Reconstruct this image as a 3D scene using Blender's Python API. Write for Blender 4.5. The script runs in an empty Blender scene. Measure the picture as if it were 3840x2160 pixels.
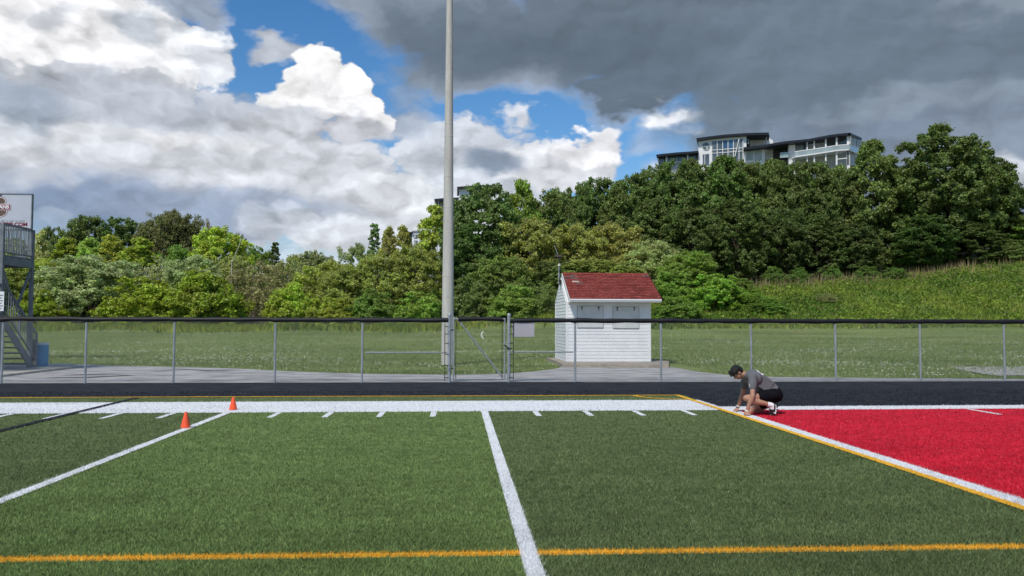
import bpy, bmesh, math, random
import numpy as np
from mathutils import Vector, Matrix
from mathutils.bvhtree import BVHTree

# ------------------------------------------------------------------ camera
SW, SH, FPX = 3840.0, 2160.0, 2981.0            # photograph size and focal length in its pixels
YAW, PITCH, ROLL, CAMH = 0.06879, 0.04434, 0.00249, 1.606
CAM = np.array([0.0, 0.0, CAMH])
_f = np.array([math.sin(YAW)*math.cos(PITCH), math.cos(YAW)*math.cos(PITCH), math.sin(PITCH)])
_r0 = np.array([math.cos(YAW), -math.sin(YAW), 0.0])
_u0 = np.cross(_r0, _f)
_r = _r0*math.cos(ROLL) + _u0*math.sin(ROLL)
_u = _u0*math.cos(ROLL) - _r0*math.sin(ROLL)

def ray(x, y):
    return _f + (x-SW/2)/FPX*_r - (y-SH/2)/FPX*_u
def G(x, y, z=0.0):                              # pixel -> point on the horizontal plane z
    d = ray(x, y); t = (z-CAMH)/d[2]
    return CAM + d*t
def at(x, y, Y):                                 # pixel -> point on the upright plane at depth Y
    d = ray(x, y); t = Y/d[1]
    return CAM + d*t

scene = bpy.context.scene
C = scene.collection
cam_data = bpy.data.cameras.new('camera')
cam = bpy.data.objects.new('camera', cam_data); C.objects.link(cam)
cam_data.sensor_width = 36.0; cam_data.lens = 36.0*FPX/SW
cam_data.clip_start = 0.1; cam_data.clip_end = 6000
cam.matrix_world = Matrix(((_r[0], _u[0], -_f[0], 0), (_r[1], _u[1], -_f[1], 0), (_r[2], _u[2], -_f[2], CAMH), (0, 0, 0, 1)))
scene.camera = cam
scene.render.engine = 'CYCLES'
scene.render.resolution_x = 1024; scene.render.resolution_y = 576
scene.view_settings.view_transform = 'Standard'
scene.view_settings.look = 'None'
scene.view_settings.gamma = 1.0
scene.view_settings.use_curve_mapping = False
EXPOSURE = 0.25
scene.view_settings.exposure = EXPOSURE

SUN_EL, SUN_AZ = math.radians(52), math.radians(212)   # azimuth clockwise from +Y: behind the camera, to the left
sd = bpy.data.lights.new('sun', 'SUN'); sd.energy = 3.0; sd.angle = math.radians(8); sd.color = (1.0, 0.95, 0.86)
so = bpy.data.objects.new('sun', sd); C.objects.link(so)
_sv = Vector((math.sin(SUN_AZ)*math.cos(SUN_EL), math.cos(SUN_AZ)*math.cos(SUN_EL), math.sin(SUN_EL)))
so.rotation_euler = (-_sv).to_track_quat('-Z', 'Y').to_euler()
so.location = _sv*50

def lin(c):
    return tuple((x/12.92 if x <= 0.04045 else ((x+0.055)/1.055)**2.4) for x in [v/255.0 for v in c])

# ------------------------------------------------------------------ sky
BG = 0.1
class NB:
    def __init__(s, nt): s.nt = nt
    def n(s, t, **kw):
        o = s.nt.nodes.new(t)
        for k, v in kw.items(): setattr(o, k, v)
        return o
    def link(s, a, b): s.nt.links.new(a, b)
    def _in(s, sock, v):
        if isinstance(v, bpy.types.NodeSocket): s.link(v, sock)
        elif v is not None: sock.default_value = v
    def math(s, op, a, b=None, c=None, clamp=False):
        o = s.n('ShaderNodeMath', operation=op); o.use_clamp = clamp
        s._in(o.inputs[0], a)
        if b is not None: s._in(o.inputs[1], b)
        if c is not None: s._in(o.inputs[2], c)
        return o.outputs[0]
    def vmath(s, op, a, b=None, out='Vector', scale=None):
        o = s.n('ShaderNodeVectorMath', operation=op)
        s._in(o.inputs[0], a)
        if b is not None: s._in(o.inputs[1], b)
        if scale is not None: s._in(o.inputs['Scale'], scale)
        return o.outputs[out]
    def smooth(s, v, a, b, lo=0.0, hi=1.0):
        o = s.n('ShaderNodeMapRange', interpolation_type='SMOOTHSTEP')
        s._in(o.inputs['Value'], v); s._in(o.inputs['From Min'], a); s._in(o.inputs['From Max'], b)
        s._in(o.inputs['To Min'], lo); s._in(o.inputs['To Max'], hi)
        return o.outputs['Result']
    def mixc(s, f, a, b, mode='MIX'):
        o = s.n('ShaderNodeMix', data_type='RGBA', blend_type=mode)
        s._in(o.inputs[0], f); s._in(o.inputs[6], a); s._in(o.inputs[7], b)
        return o.outputs[2]
    def noise(s, vec, scale, detail=4.0, rough=0.5, dist=0.0, out=0, kind=None, lac=2.0):
        o = s.n('ShaderNodeTexNoise')
        if kind: o.noise_type = kind
        if vec is not None: s.link(vec, o.inputs['Vector'])
        s._in(o.inputs['Scale'], scale); o.inputs['Detail'].default_value = detail
        o.inputs['Roughness'].default_value = rough; o.inputs['Distortion'].default_value = dist
        o.inputs['Lacunarity'].default_value = lac
        return o.outputs[out]
    def voro(s, vec, scale, detail=0.0, rough=0.5, feat='F1', out='Distance', smooth=0.5):
        o = s.n('ShaderNodeTexVoronoi', feature=feat)
        s.link(vec, o.inputs['Vector']); s._in(o.inputs['Scale'], scale)
        o.inputs['Detail'].default_value = detail; o.inputs['Roughness'].default_value = rough
        if feat == 'SMOOTH_F1': o.inputs['Smoothness'].default_value = smooth
        return o.outputs[out]
    def rgb(s, c):
        o = s.n('ShaderNodeRGB'); o.outputs[0].default_value = (*c, 1); return o.outputs[0]

VS = 3840/2576.0
def azel(vx, vy):
    d = ray(vx*VS, vy*VS); d = d/np.linalg.norm(d)
    return math.degrees(math.atan2(d[0], d[1])), math.degrees(math.asin(d[2]))

def build_world():
    w = bpy.data.worlds.new('World'); scene.world = w; w.use_nodes = True
    nt = w.node_tree; nt.nodes.clear(); B = NB(nt)
    out = B.n('ShaderNodeOutputWorld'); bg = B.n('ShaderNodeBackground'); bg.inputs[1].default_value = BG
    B.link(bg.outputs[0], out.inputs[0])
    sky = B.n('ShaderNodeTexSky', sky_type='NISHITA'); sky.sun_disc = False
    sky.sun_elevation = SUN_EL; sky.sun_rotation = SUN_AZ
    sky.air_density = 1.0; sky.dust_density = 0.3; sky.ozone_density = 3.0; sky.altitude = 200
    tc = B.n('ShaderNodeTexCoord'); D = B.vmath('NORMALIZE', tc.outputs['Generated'])
    sx = B.n('ShaderNodeSeparateXYZ'); B.link(D, sx.inputs[0])
    az = B.math('MULTIPLY', B.math('ARCTAN2', sx.outputs[0], sx.outputs[1]), 180/math.pi)
    el = B.math('MULTIPLY', B.math('ARCSINE', sx.outputs[2]), 180/math.pi)
    cb = B.n('ShaderNodeCombineXYZ'); B.link(az, cb.inputs[0]); B.link(el, cb.inputs[1])
    P = cb.outputs[0]
    Q = B.vmath('MULTIPLY', P, (1/57.3, 1.7/57.3, 0))                 # clouds are wider than tall
    def n2(vec, scale, detail, rough, out=0):
        o = B.n('ShaderNodeTexNoise', noise_dimensions='2D'); B.link(vec, o.inputs['Vector'])
        o.inputs['Scale'].default_value = scale; o.inputs['Detail'].default_value = detail
        o.inputs['Roughness'].default_value = rough
        return o.outputs[out]
    w1 = B.vmath('SUBTRACT', n2(Q, 5.0, 2, 0.55, 1), (0.5, 0.5, 0.5))
    w2 = B.vmath('SUBTRACT', n2(Q, 17.0, 3, 0.6, 1), (0.5, 0.5, 0.5))
    wv = B.vmath('ADD', B.vmath('SCALE', w1, scale=5.0), B.vmath('SCALE', w2, scale=2.0))
    wv = B.vmath('MULTIPLY', wv, (1, 1, 0))
    PW = B.vmath('ADD', P, wv)
    Qw = B.vmath('ADD', Q, B.vmath('SCALE', w2, scale=0.05))
    def billow(vec):
        o = B.n('ShaderNodeTexVoronoi', feature='F1', voronoi_dimensions='2D'); B.link(vec, o.inputs['Vector'])
        o.inputs['Scale'].default_value = 13.0; o.inputs['Detail'].default_value = 2.0; o.inputs['Roughness'].default_value = 0.5
        b = n2(vec, 11.0, 6, 0.65)
        return B.math('ADD', B.math('MULTIPLY', B.math('SUBTRACT', 0.85, o.outputs['Distance']), 0.55), B.math('MULTIPLY', b, 0.6))
    N = billow(Qw)
    NL = billow(B.vmath('ADD', Qw, (-0.010, 0.020, 0)))
    lit = B.math('SUBTRACT', N, NL)                                   # >0 on faces turned to the light
    nd = B.math('SUBTRACT', N, 0.5)
    soft = n2(Q, 4.0, 5, 0.55)
    softd = B.math('SUBTRACT', soft, 0.5)
    litf = B.math('ADD', 1.0, B.math('ADD', B.math('MULTIPLY', lit, 0.8), B.math('ADD', B.math('MULTIPLY', nd, 0.16), B.math('MULTIPLY', softd, 0.18))))
    k = 1.0/(BG*2**EXPOSURE)
    def S4(c): return tuple(v*k for v in lin(c)) + (1.0,)
    hs = B.n('ShaderNodeHueSaturation'); hs.inputs['Saturation'].default_value = 1.28; hs.inputs['Value'].default_value = SKYV
    B.link(sky.outputs[0], hs.inputs['Color'])
    col = hs.outputs[0]
    # clouds all around the sky, the same broken cover as in view
    far = B.smooth(B.math('ADD', B.math('MULTIPLY', soft, 0.75), B.math('MULTIPLY', N, 0.3)), 0.46, 0.60)
    wx, wy = azel(1288, 400)
    dd = B.vmath('MULTIPLY', B.vmath('SUBTRACT', P, (wx, wy, 0)), (1/46.0, 1/26.0, 0))
    inwin = B.smooth(B.vmath('LENGTH', dd, out='Value'), 0.85, 1.25, 1.0, 0.0)
    gc = B.mixc(B.smooth(soft, 0.42, 0.62), S4((205, 211, 221)), S4((128, 141, 156)))
    alpha = B.math('MULTIPLY', far, B.math('SUBTRACT', 1.0, inwin))
    cl = gc
    tp = B.math('ADD', 1.0, B.math('MULTIPLY', nd, 0.9))
    te = B.math('ADD', 1.0, B.math('ADD', B.math('MULTIPLY', nd, 0.5), B.math('MULTIPLY', softd, 0.6)))
    ts = B.math('ADD', 1.0, B.math('ADD', B.math('MULTIPLY', nd, 0.25), B.math('MULTIPLY', softd, 0.8)))
    lim = {'puff': (tp, -0.15, 0.06), 'edge': (te, -0.22, 0.20), 'soft': (ts, -0.15, 0.6), 'haze': (1.0, 0.0, 0.8)}
    for (vx, vy, rx, ry, c, kind, op) in CLOUDS:
        a0, e0 = azel(vx, vy); a1, e1 = azel(vx+10, vy); a2, e2 = azel(vx, vy-10)
        sxx = abs(a1-a0)/10*rx; syy = abs(e2-e0)/10*ry
        o = B.n('ShaderNodeVectorMath', operation='MULTIPLY_ADD')
        B.link(PW if kind != 'haze' else P, o.inputs[0])
        o.inputs[1].default_value = (1/sxx, 1/syy, 0); o.inputs[2].default_value = (-a0/sxx, -e0/syy, 0)
        r = B.vmath('LENGTH', o.outputs[0], out='Value')
        t, lo, hi = lim[kind]
        m = B.smooth(B.math('SUBTRACT', t, r), lo, hi, 0.0, op)
        cl = B.mixc(m, cl, S4(c))
        alpha = B.math('MAXIMUM', alpha, m)
    sp = B.n('ShaderNodeSeparateColor'); B.link(cl, sp.inputs[0])
    amp = B.smooth(sp.outputs[2], 0.2*k, 0.7*k, 0.35, 1.0)
    litf = B.math('ADD', 1.0, B.math('MULTIPLY', amp, B.math('SUBTRACT', litf, 1.0)))
    cl = B.vmath('SCALE', cl, scale=litf)
    col = B.mixc(alpha, col, cl)
    B.link(col, bg.inputs[0])

SKYV = 1.08
CLOUDS = [
 (1288, 800, 3400, 330, (196, 206, 220), 'haze', 0.97),
 # scattered cumulus low in the middle
 (1180, 430, 200, 150, (214, 219, 228), 'puff', 0.95),
 (1380, 405, 190, 95, (226, 229, 236), 'puff', 1.0),
 (1460, 350, 120, 48, (240, 241, 246), 'puff', 1.0),
 (1660, 350, 110, 45, (190, 205, 228), 'soft', 0.5),
 (1690, 430, 90, 40, (225, 230, 240), 'soft', 0.7),
 (1040, 290, 110, 70, (182, 191, 205), 'soft', 0.9),
 (1215, 412, 95, 45, (140, 154, 173), 'soft', 1.0),
 (1060, 205, 90, 45, (160, 175, 198), 'soft', 0.6),
 # the big bank on the left
 (180, 190, 390, 250, (212, 216, 224), 'puff', 1.0),
 (460, 420, 520, 220, (214, 218, 226), 'puff', 1.0),
 (800, 500, 330, 190, (216, 220, 228), 'puff', 1.0),
 (1010, 530, 140, 120, (222, 226, 233), 'puff', 1.0),
 (120, 70, 310, 110, (250, 250, 252), 'puff', 0.95),
 (420, 135, 150, 75, (242, 244, 248), 'puff', 0.9),
 (440, 38, 150, 48, (158, 171, 190), 'edge', 0.95),
 (330, 95, 60, 34, (186, 195, 207), 'soft', 0.8),
 (130, 45, 120, 26, (214, 219, 227), 'soft', 0.8),
 (685, 135, 100, 38, (190, 197, 209), 'edge', 1.0),
 # bright tower
 (800, 195, 85, 70, (254, 254, 254), 'puff', 1.0),
 (730, 228, 90, 50, (253, 253, 254), 'puff', 1.0),
 (880, 225, 72, 62, (253, 253, 254), 'puff', 1.0),
 (965, 285, 38, 42, (251, 251, 253), 'puff', 1.0),
 (850, 258, 130, 40, (250, 250, 252), 'puff', 1.0),
 # grey front of the bank
 (660, 300, 200, 60, (202, 206, 214), 'edge', 1.0),
 (880, 318, 130, 48, (204, 207, 215), 'edge', 1.0),
 (300, 265, 340, 75, (182, 190, 204), 'soft', 0.65),
 (60, 240, 170, 80, (160, 172, 189), 'soft', 0.9),
 (420, 345, 150, 36, (232, 234, 238), 'soft', 0.9),
 (220, 330, 90, 60, (224, 228, 233), 'soft', 0.7),
 (640, 345, 120, 30, (228, 231, 236), 'soft', 0.8),
 (560, 250, 170, 45, (184, 192, 205), 'soft', 0.7),
 (-60, 400, 260, 110, (205, 210, 219), 'edge', 1.0),
 (20, 370, 110, 40, (226, 229, 235), 'soft', 0.8),
 # dark blue-grey base
 (200, 545, 720, 105, (116, 138, 170), 'soft', 0.88),
 (640, 560, 420, 80, (160, 174, 197), 'soft', 0.75),
 (690, 570, 90, 32, (200, 208, 220), 'edge', 0.6),
 (960, 610, 330, 70, (220, 225, 233), 'soft', 0.95),
 (110, 570, 100, 28, (178, 192, 212), 'soft', 0.7),
 # the rain cloud over the right
 (1110, 20, 300, 110, (150, 162, 178), 'edge', 1.0),
 (1300, 150, 260, 110, (148, 160, 177), 'edge', 1.0),
 (1700, 60, 760, 190, (108, 122, 137), 'edge', 1.0),
 (2300, 160, 700, 330, (112, 127, 143), 'edge', 1.0),
 (2300, 480, 560, 260, (124, 138, 158), 'edge', 1.0),
 (1560, 215, 210, 85, (104, 119, 135), 'edge', 1.0),
 (1450, 110, 420, 100, (99, 114, 129), 'soft', 0.9),
 (2330, 230, 330, 50, (138, 152, 167), 'soft', 0.8),
 (2500, 20, 200, 60, (140, 152, 166), 'soft', 0.8),
 (2520, 370, 260, 120, (140, 154, 172), 'soft', 0.8),
 (1690, 292, 95, 38, (226, 230, 236), 'soft', 1.0),
 (2580, 440, 45, 60, (225, 228, 234), 'soft', 0.6),
]
build_world()

# ------------------------------------------------------------------ helpers
rng = np.random.default_rng(7); random.seed(7)

def wloc(o):
    v = Vector((0, 0, 0))
    while o is not None: v += o.location; o = o.parent
    return v
def tag(o, label=None, cat=None, group=None, kind=None):
    if label: o['label'] = label
    if cat: o['category'] = cat
    if group: o['group'] = group
    if kind: o['kind'] = kind
    return o
def thing(name, label, cat, loc=(0, 0, 0), group=None):
    o = bpy.data.objects.new(name, None); C.objects.link(o); o.location = Vector([float(v) for v in loc])
    o.empty_display_size = 0.1
    return tag(o, label, cat, group)
def link(name, me, mat, parent=None, loc=None):
    o = bpy.data.objects.new(name, me); C.objects.link(o)
    if parent is not None: o.parent = parent
    if loc is not None: o.location = loc
    if mat is not None:
        if me.materials: me.materials[0] = mat
        else: me.materials.append(mat)
    return o
def np_mesh(name, v, f, smooth=False):
    """v (n,3), f (m,k) all faces of k corners"""
    me = bpy.data.meshes.new(name); v = np.asarray(v, np.float32); f = np.asarray(f, np.int32)
    m, k = f.shape
    me.vertices.add(len(v)); me.vertices.foreach_set('co', v.ravel())
    me.loops.add(m*k); me.loops.foreach_set('vertex_index', f.ravel())
    me.polygons.add(m)
    me.polygons.foreach_set('loop_start', np.arange(0, m*k, k, dtype=np.int32))
    me.polygons.foreach_set('loop_total', np.full(m, k, np.int32))
    me.polygons.foreach_set('use_smooth', np.full(m, smooth))
    me.update(calc_edges=True)
    return me

class MB:
    """collects boxes, bars and tubes in world coordinates"""
    def __init__(s): s.v = []; s.f = []
    def add(s, v, f):
        o = len(s.v); s.v += [tuple(float(c) for c in p) for p in v]; s.f += [tuple(i+o for i in q) for q in f]; return s
    def box8(s, p):       # bottom 4 ccw, top 4 ccw
        return s.add(p, [(3, 2, 1, 0), (4, 5, 6, 7), (0, 1, 5, 4), (1, 2, 6, 5), (2, 3, 7, 6), (3, 0, 4, 7)])
    def box(s, x0, x1, y0, y1, z0, z1):
        return s.box8([(x0, y0, z0), (x1, y0, z0), (x1, y1, z0), (x0, y1, z0), (x0, y0, z1), (x1, y0, z1), (x1, y1, z1), (x0, y1, z1)])
    def bar(s, a, b, w, h=None, up=(0, 0, 1)):
        h = h or w; a = Vector([float(c) for c in a]); b = Vector([float(c) for c in b]); d = (b-a).normalized(); up = Vector(up)
        if abs(d.dot(up)) > 0.98: up = Vector((1, 0, 0))
        sdv = d.cross(up).normalized()*(w/2); u = sdv.cross(d).normalized()*(h/2)
        return s.box8([a-sdv-u, a+sdv-u, b+sdv-u, b-sdv-u, a-sdv+u, a+sdv+u, b+sdv+u, b-sdv+u])
    def tube(s, pts, r, n=8, cap=True):
        pts = [Vector([float(c) for c in p]) for p in pts]
        if not isinstance(r, (list, tuple)): r = [r]*len(pts)
        rings = []; ref = None
        for i, p in enumerate(pts):
            d = (pts[min(i+1, len(pts)-1)]-pts[max(i-1, 0)]).normalized()
            if ref is None:
                ref = d.cross(Vector((0.13, 0.31, 0.94)) if abs(d.z) < 0.9 else Vector((1, 0.1, 0))).normalized()
            a = (ref - d*ref.dot(d)).normalized(); ref = a; b = d.cross(a)
            rings.append([p + (a*math.cos(2*math.pi*k/n)+b*math.sin(2*math.pi*k/n))*r[i] for k in range(n)])
        v = [q for rg in rings for q in rg]; f = []
        for i in range(len(pts)-1):
            for k in range(n):
                f.append((i*n+k, i*n+(k+1) % n, (i+1)*n+(k+1) % n, (i+1)*n+k))
        if cap:
            f.append(tuple(range(n-1, -1, -1))); f.append(tuple((len(pts)-1)*n+k for k in range(n)))
        return s.add(v, f)
    def lathe(s, c, prof, n=20):
        v = []; f = []
        for (r, z) in prof:
            for k in range(n): v.append((c[0]+r*math.cos(2*math.pi*k/n), c[1]+r*math.sin(2*math.pi*k/n), c[2]+z))
        for i in range(len(prof)-1):
            for k in range(n): f.append((i*n+k, i*n+(k+1) % n, (i+1)*n+(k+1) % n, (i+1)*n+k))
        f.append(tuple(range(n-1, -1, -1))); f.append(tuple((len(prof)-1)*n+k for k in range(n)))
        return s.add(v, f)
    def prism(s, poly, ext):      # planar polygon extruded by a vector
        e = Vector([float(c) for c in ext]); p = [Vector([float(c) for c in q]) for q in poly]; n = len(p)
        v = p + [q+e for q in p]
        f = [tuple(range(n-1, -1, -1)), tuple(range(n, 2*n))] + [(i, (i+1) % n, n+(i+1) % n, n+i) for i in range(n)]
        return s.add(v, f)
    def build(s, name, mat, parent=None, smooth=False, loc=None, bevel=0):
        off = wloc(parent) if parent is not None else Vector((0, 0, 0))
        if loc is not None: off = off + 0*off
        base = Vector([float(c) for c in loc]) if loc is not None else off
        me = bpy.data.meshes.new(name)
        me.from_pydata([(a-base.x, b-base.y, c-base.z) for a, b, c in s.v], [], s.f)
        bm = bmesh.new(); bm.from_mesh(me); bmesh.ops.recalc_face_normals(bm, faces=bm.faces)
        if bevel: bmesh.ops.bevel(bm, geom=bm.edges[:], offset=bevel, segments=1, affect='EDGES', clamp_overlap=True)
        bm.to_mesh(me); bm.free()
        if smooth:
            me.polygons.foreach_set('use_smooth', [True]*len(me.polygons))
            me.set_sharp_from_angle(angle=math.radians(40))
        o = link(name, me, mat, parent)
        if loc is not None: o.location = base - (wloc(parent) if parent is not None else Vector((0, 0, 0)))
        return o

# ------------------------------------------------------------------ materials
MATS = {}
def mat(name, col, rough=0.7, var=0.15, scale=6.0, bump=0.0, bscale=40.0, metal=0.0, spec=0.3, stretch=None, col2=None):
    if name in MATS: return MATS[name]
    m = bpy.data.materials.new(name); m.use_nodes = True; nt = m.node_tree; B = NB(nt)
    p = nt.nodes['Principled BSDF']; p.inputs['Roughness'].default_value = rough; p.inputs['Metallic'].default_value = metal
    p.inputs['Specular IOR Level'].default_value = spec
    g = B.n('ShaderNodeNewGeometry').outputs['Position']
    if stretch: g = B.vmath('MULTIPLY', g, stretch)
    n = B.noise(g, scale, 5, 0.6)
    c2 = col2 or tuple(c*(1-var) for c in col); c1 = tuple(min(1, c*(1+var*0.6)) for c in col)
    B.link(B.mixc(B.smooth(n, 0.35, 0.65), (*c2, 1), (*c1, 1)), p.inputs['Base Color'])
    if bump:
        b = B.n('ShaderNodeBump'); b.inputs['Strength'].default_value = bump; b.inputs['Distance'].default_value = 0.02
        B.link(B.noise(g, bscale, 3, 0.6), b.inputs['Height']); B.link(b.outputs[0], p.inputs['Normal'])
    MATS[name] = m; return m

def blade_mat(name, col, dark=0.5, light=1.4, trans=0.28):
    m = bpy.data.materials.new(name); m.use_nodes = True; nt = m.node_tree; nt.nodes.clear(); B = NB(nt)
    out = B.n('ShaderNodeOutputMaterial'); geo = B.n('ShaderNodeNewGeometry')
    pn = B.noise(B.vmath('MULTIPLY', geo.outputs['Position'], (0.55, 1.3, 1)), 1.1, 5, 0.65)
    r = B.math('MULTIPLY', B.smooth(geo.outputs['Random Per Island'], 0, 1, dark, light), B.smooth(pn, 0.3, 0.7, 0.80, 1.16))
    c = B.vmath('SCALE', B.rgb(col), scale=r)
    d = B.n('ShaderNodeBsdfDiffuse'); t = B.n('ShaderNodeBsdfTranslucent'); mx = B.n('ShaderNodeMixShader')
    gl = B.n('ShaderNodeBsdfGlossy'); gl.inputs['Roughness'].default_value = 0.45; gl.inputs['Color'].default_value = (1, 1, 1, 1)
    B.link(c, d.inputs[0]); B.link(c, t.inputs[0]); mx.inputs[0].default_value = trans
    B.link(d.outputs[0], mx.inputs[1]); B.link(t.outputs[0], mx.inputs[2])
    m2 = B.n('ShaderNodeMixShader'); m2.inputs[0].default_value = 0.012
    B.link(mx.outputs[0], m2.inputs[1]); B.link(gl.outputs[0], m2.inputs[2])
    B.link(m2.outputs[0], out.inputs[0]); return m

def leaf_mat():
    m = bpy.data.materials.new('foliage'); m.use_nodes = True; nt = m.node_tree; nt.nodes.clear(); B = NB(nt)
    out = B.n('ShaderNodeOutputMaterial'); geo = B.n('ShaderNodeNewGeometry'); oi = B.n('ShaderNodeObjectInfo')
    rp = geo.outputs['Random Per Island']
    pn = B.noise(geo.outputs['Position'], 0.45, 3, 0.6)
    f = B.math('MULTIPLY', B.smooth(rp, 0, 1, 0.5, 1.6), B.smooth(pn, 0.3, 0.7, 0.78, 1.2))
    hue = B.n('ShaderNodeHueSaturation'); B.link(oi.outputs['Color'], hue.inputs['Color'])
    B.link(B.smooth(pn, 0.25, 0.75, 0.485, 0.515), hue.inputs['Hue'])
    c = B.vmath('SCALE', hue.outputs[0], scale=f)
    pale = B.math('LESS_THAN', B.math('FRACT', B.math('MULTIPLY', rp, 17.31)), B.math('ADD', B.math('MULTIPLY', oi.outputs['Alpha'], 0.75), 0.05))  # some leaves coloured pale: white undersides, plus a painted sheen on all trees
    c = B.mixc(B.math('MULTIPLY', pale, 0.55), c, (0.44, 0.46, 0.24, 1))
    d = B.n('ShaderNodeBsdfDiffuse'); t = B.n('ShaderNodeBsdfTranslucent'); mx = B.n('ShaderNodeMixShader')
    B.link(c, d.inputs[0]); B.link(c, t.inputs[0]); mx.inputs[0].default_value = 0.48
    B.link(d.outputs[0], mx.inputs[1]); B.link(t.outputs[0], mx.inputs[2])
    gl = B.n('ShaderNodeBsdfGlossy'); gl.inputs['Roughness'].default_value = 0.4; gl.inputs['Color'].default_value = (1, 1, 1, 1)
    m2 = B.n('ShaderNodeMixShader'); m2.inputs[0].default_value = 0.015
    B.link(mx.outputs[0], m2.inputs[1]); B.link(gl.outputs[0], m2.inputs[2])
    B.link(m2.outputs[0], out.inputs[0]); return m
LEAF = leaf_mat()
BARK = mat('bark', (0.085, 0.07, 0.055), 0.9, 0.35, 5, 0.5, 30, stretch=(1, 1, 0.2))
WHITEB = mat('pale_bark', (0.45, 0.43, 0.38), 0.9, 0.35, 5, 0.3, 30)
GALV = mat('galvanised_steel', (0.36, 0.39, 0.42), 0.5, 0.16, 9, 0, metal=0.35, stretch=(1, 1, 0.4))
GREYPAINT = mat('grey_painted_steel', (0.165, 0.185, 0.205), 0.6, 0.2, 4)
BLACKPAD = mat('black_vinyl', (0.012, 0.012, 0.014), 0.55, 0.3, 3)
CONCRETE = mat('concrete', (0.42, 0.39, 0.34), 0.9, 0.22, 3.5, 0.3, 60)
SHEDWHITE = mat('white_siding', (0.76, 0.77, 0.79), 0.6, 0.05, 2.5)
SHUTTER = mat('shutter_paint', (0.60, 0.62, 0.62), 0.6, 0.06, 4)
DARKIRON = mat('dark_iron', (0.03, 0.03, 0.03), 0.6, 0.3, 10)

# ------------------------------------------------------------------ ground
def sstep(a, b, x):
    t = np.clip((x-a)/(b-a), 0, 1); return t*t*(3-2*t)
def hillA(X): return 1.15*np.interp(X, [-8, 0, 10, 20, 30, 52, 68, 85, 120], [0, 0.6, 2.2, 3.2, 3.8, 5.0, 7.3, 9.8, 12.0])
def hz(X, Y):
    X = np.asarray(X, float); Y = np.asarray(Y, float)
    z = -0.03*(1-sstep(25, 31, Y))
    z = z + sstep(36, 92, Y)*(1.12+0.33*np.clip((X+60)/130, 0, 1))
    z = z + sstep(61, 93, Y)*hillA(X)
    z = z + np.maximum(0, Y-98)*(0.05+0.075*sstep(-60, 40, X))*(1-0.6*sstep(200, 400, Y))
    z = z + 0.06*np.sin(X*0.31+1)*np.sin(Y*0.23)*sstep(40, 60, Y)
    return z
def hz1(x, y): return float(hz(x, y))

def ground_mat():
    m = bpy.data.materials.new('lawn'); m.use_nodes = True; nt = m.node_tree; B = NB(nt)
    p = nt.nodes['Principled BSDF']; p.inputs['Roughness'].default_value = 0.95; p.inputs['Specular IOR Level'].default_value = 0.1
    g = B.n('ShaderNodeNewGeometry').outputs['Position']
    big = B.noise(B.vmath('MULTIPLY', g, (0.35, 1.0, 1)), 0.22, 5, 0.6)
    fine = B.noise(g, 9.0, 4, 0.7)
    c = B.mixc(B.smooth(big, 0.35, 0.65), (0.105, 0.165, 0.042, 1), (0.160, 0.210, 0.060, 1))
    c = B.mixc(B.smooth(fine, 0.3, 0.75), c, (0.19, 0.225, 0.075, 1))
    stre = B.noise(B.vmath('MULTIPLY', g, (0.07, 0.55, 1)), 1.0, 4, 0.6)
    c = B.vmath('SCALE', c, scale=B.smooth(stre, 0.32, 0.68, 0.72, 1.22))
    dry = B.math('MULTIPLY', B.smooth(B.noise(B.vmath('MULTIPLY', g, (0.6, 1, 1)), 0.5, 4, 0.6), 0.58, 0.75), 0.55)
    c = B.mixc(dry, c, (0.26, 0.23, 0.10, 1))
    sx = B.n('ShaderNodeSeparateXYZ'); B.link(g, sx.inputs[0])          # darker forest floor under the wood
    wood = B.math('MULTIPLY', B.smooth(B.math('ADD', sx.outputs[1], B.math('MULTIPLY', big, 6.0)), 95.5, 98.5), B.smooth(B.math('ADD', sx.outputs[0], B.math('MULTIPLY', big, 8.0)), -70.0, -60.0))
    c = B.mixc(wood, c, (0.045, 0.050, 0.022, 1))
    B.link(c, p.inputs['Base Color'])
    b = B.n('ShaderNodeBump'); b.inputs['Strength'].default_value = 0.6; b.inputs['Distance'].default_value = 0.05
    B.link(fine, b.inputs['Height']); B.link(b.outputs[0], p.inputs['Normal'])
    return m
xs = np.concatenate([np.linspace(-2500, -160, 14), np.linspace(-150, 170, 130), np.linspace(180, 2500, 14)])
ys = np.concatenate([np.linspace(-400, 20, 8), np.linspace(24, 130, 86), np.linspace(135, 300, 30), np.linspace(340, 4000, 12)])
XX, YY = np.meshgrid(xs, ys); ZZ = hz(XX, YY)
nx, ny = len(xs), len(ys)
ii = (np.arange(ny-1)[:, None]*nx + np.arange(nx-1)[None, :]).ravel()
tag(link('ground', np_mesh('ground', np.stack([XX.ravel(), YY.ravel(), ZZ.ravel()], 1), np.stack([ii, ii+1, ii+nx+1, ii+nx], 1), True), ground_mat()), kind='structure')

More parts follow.
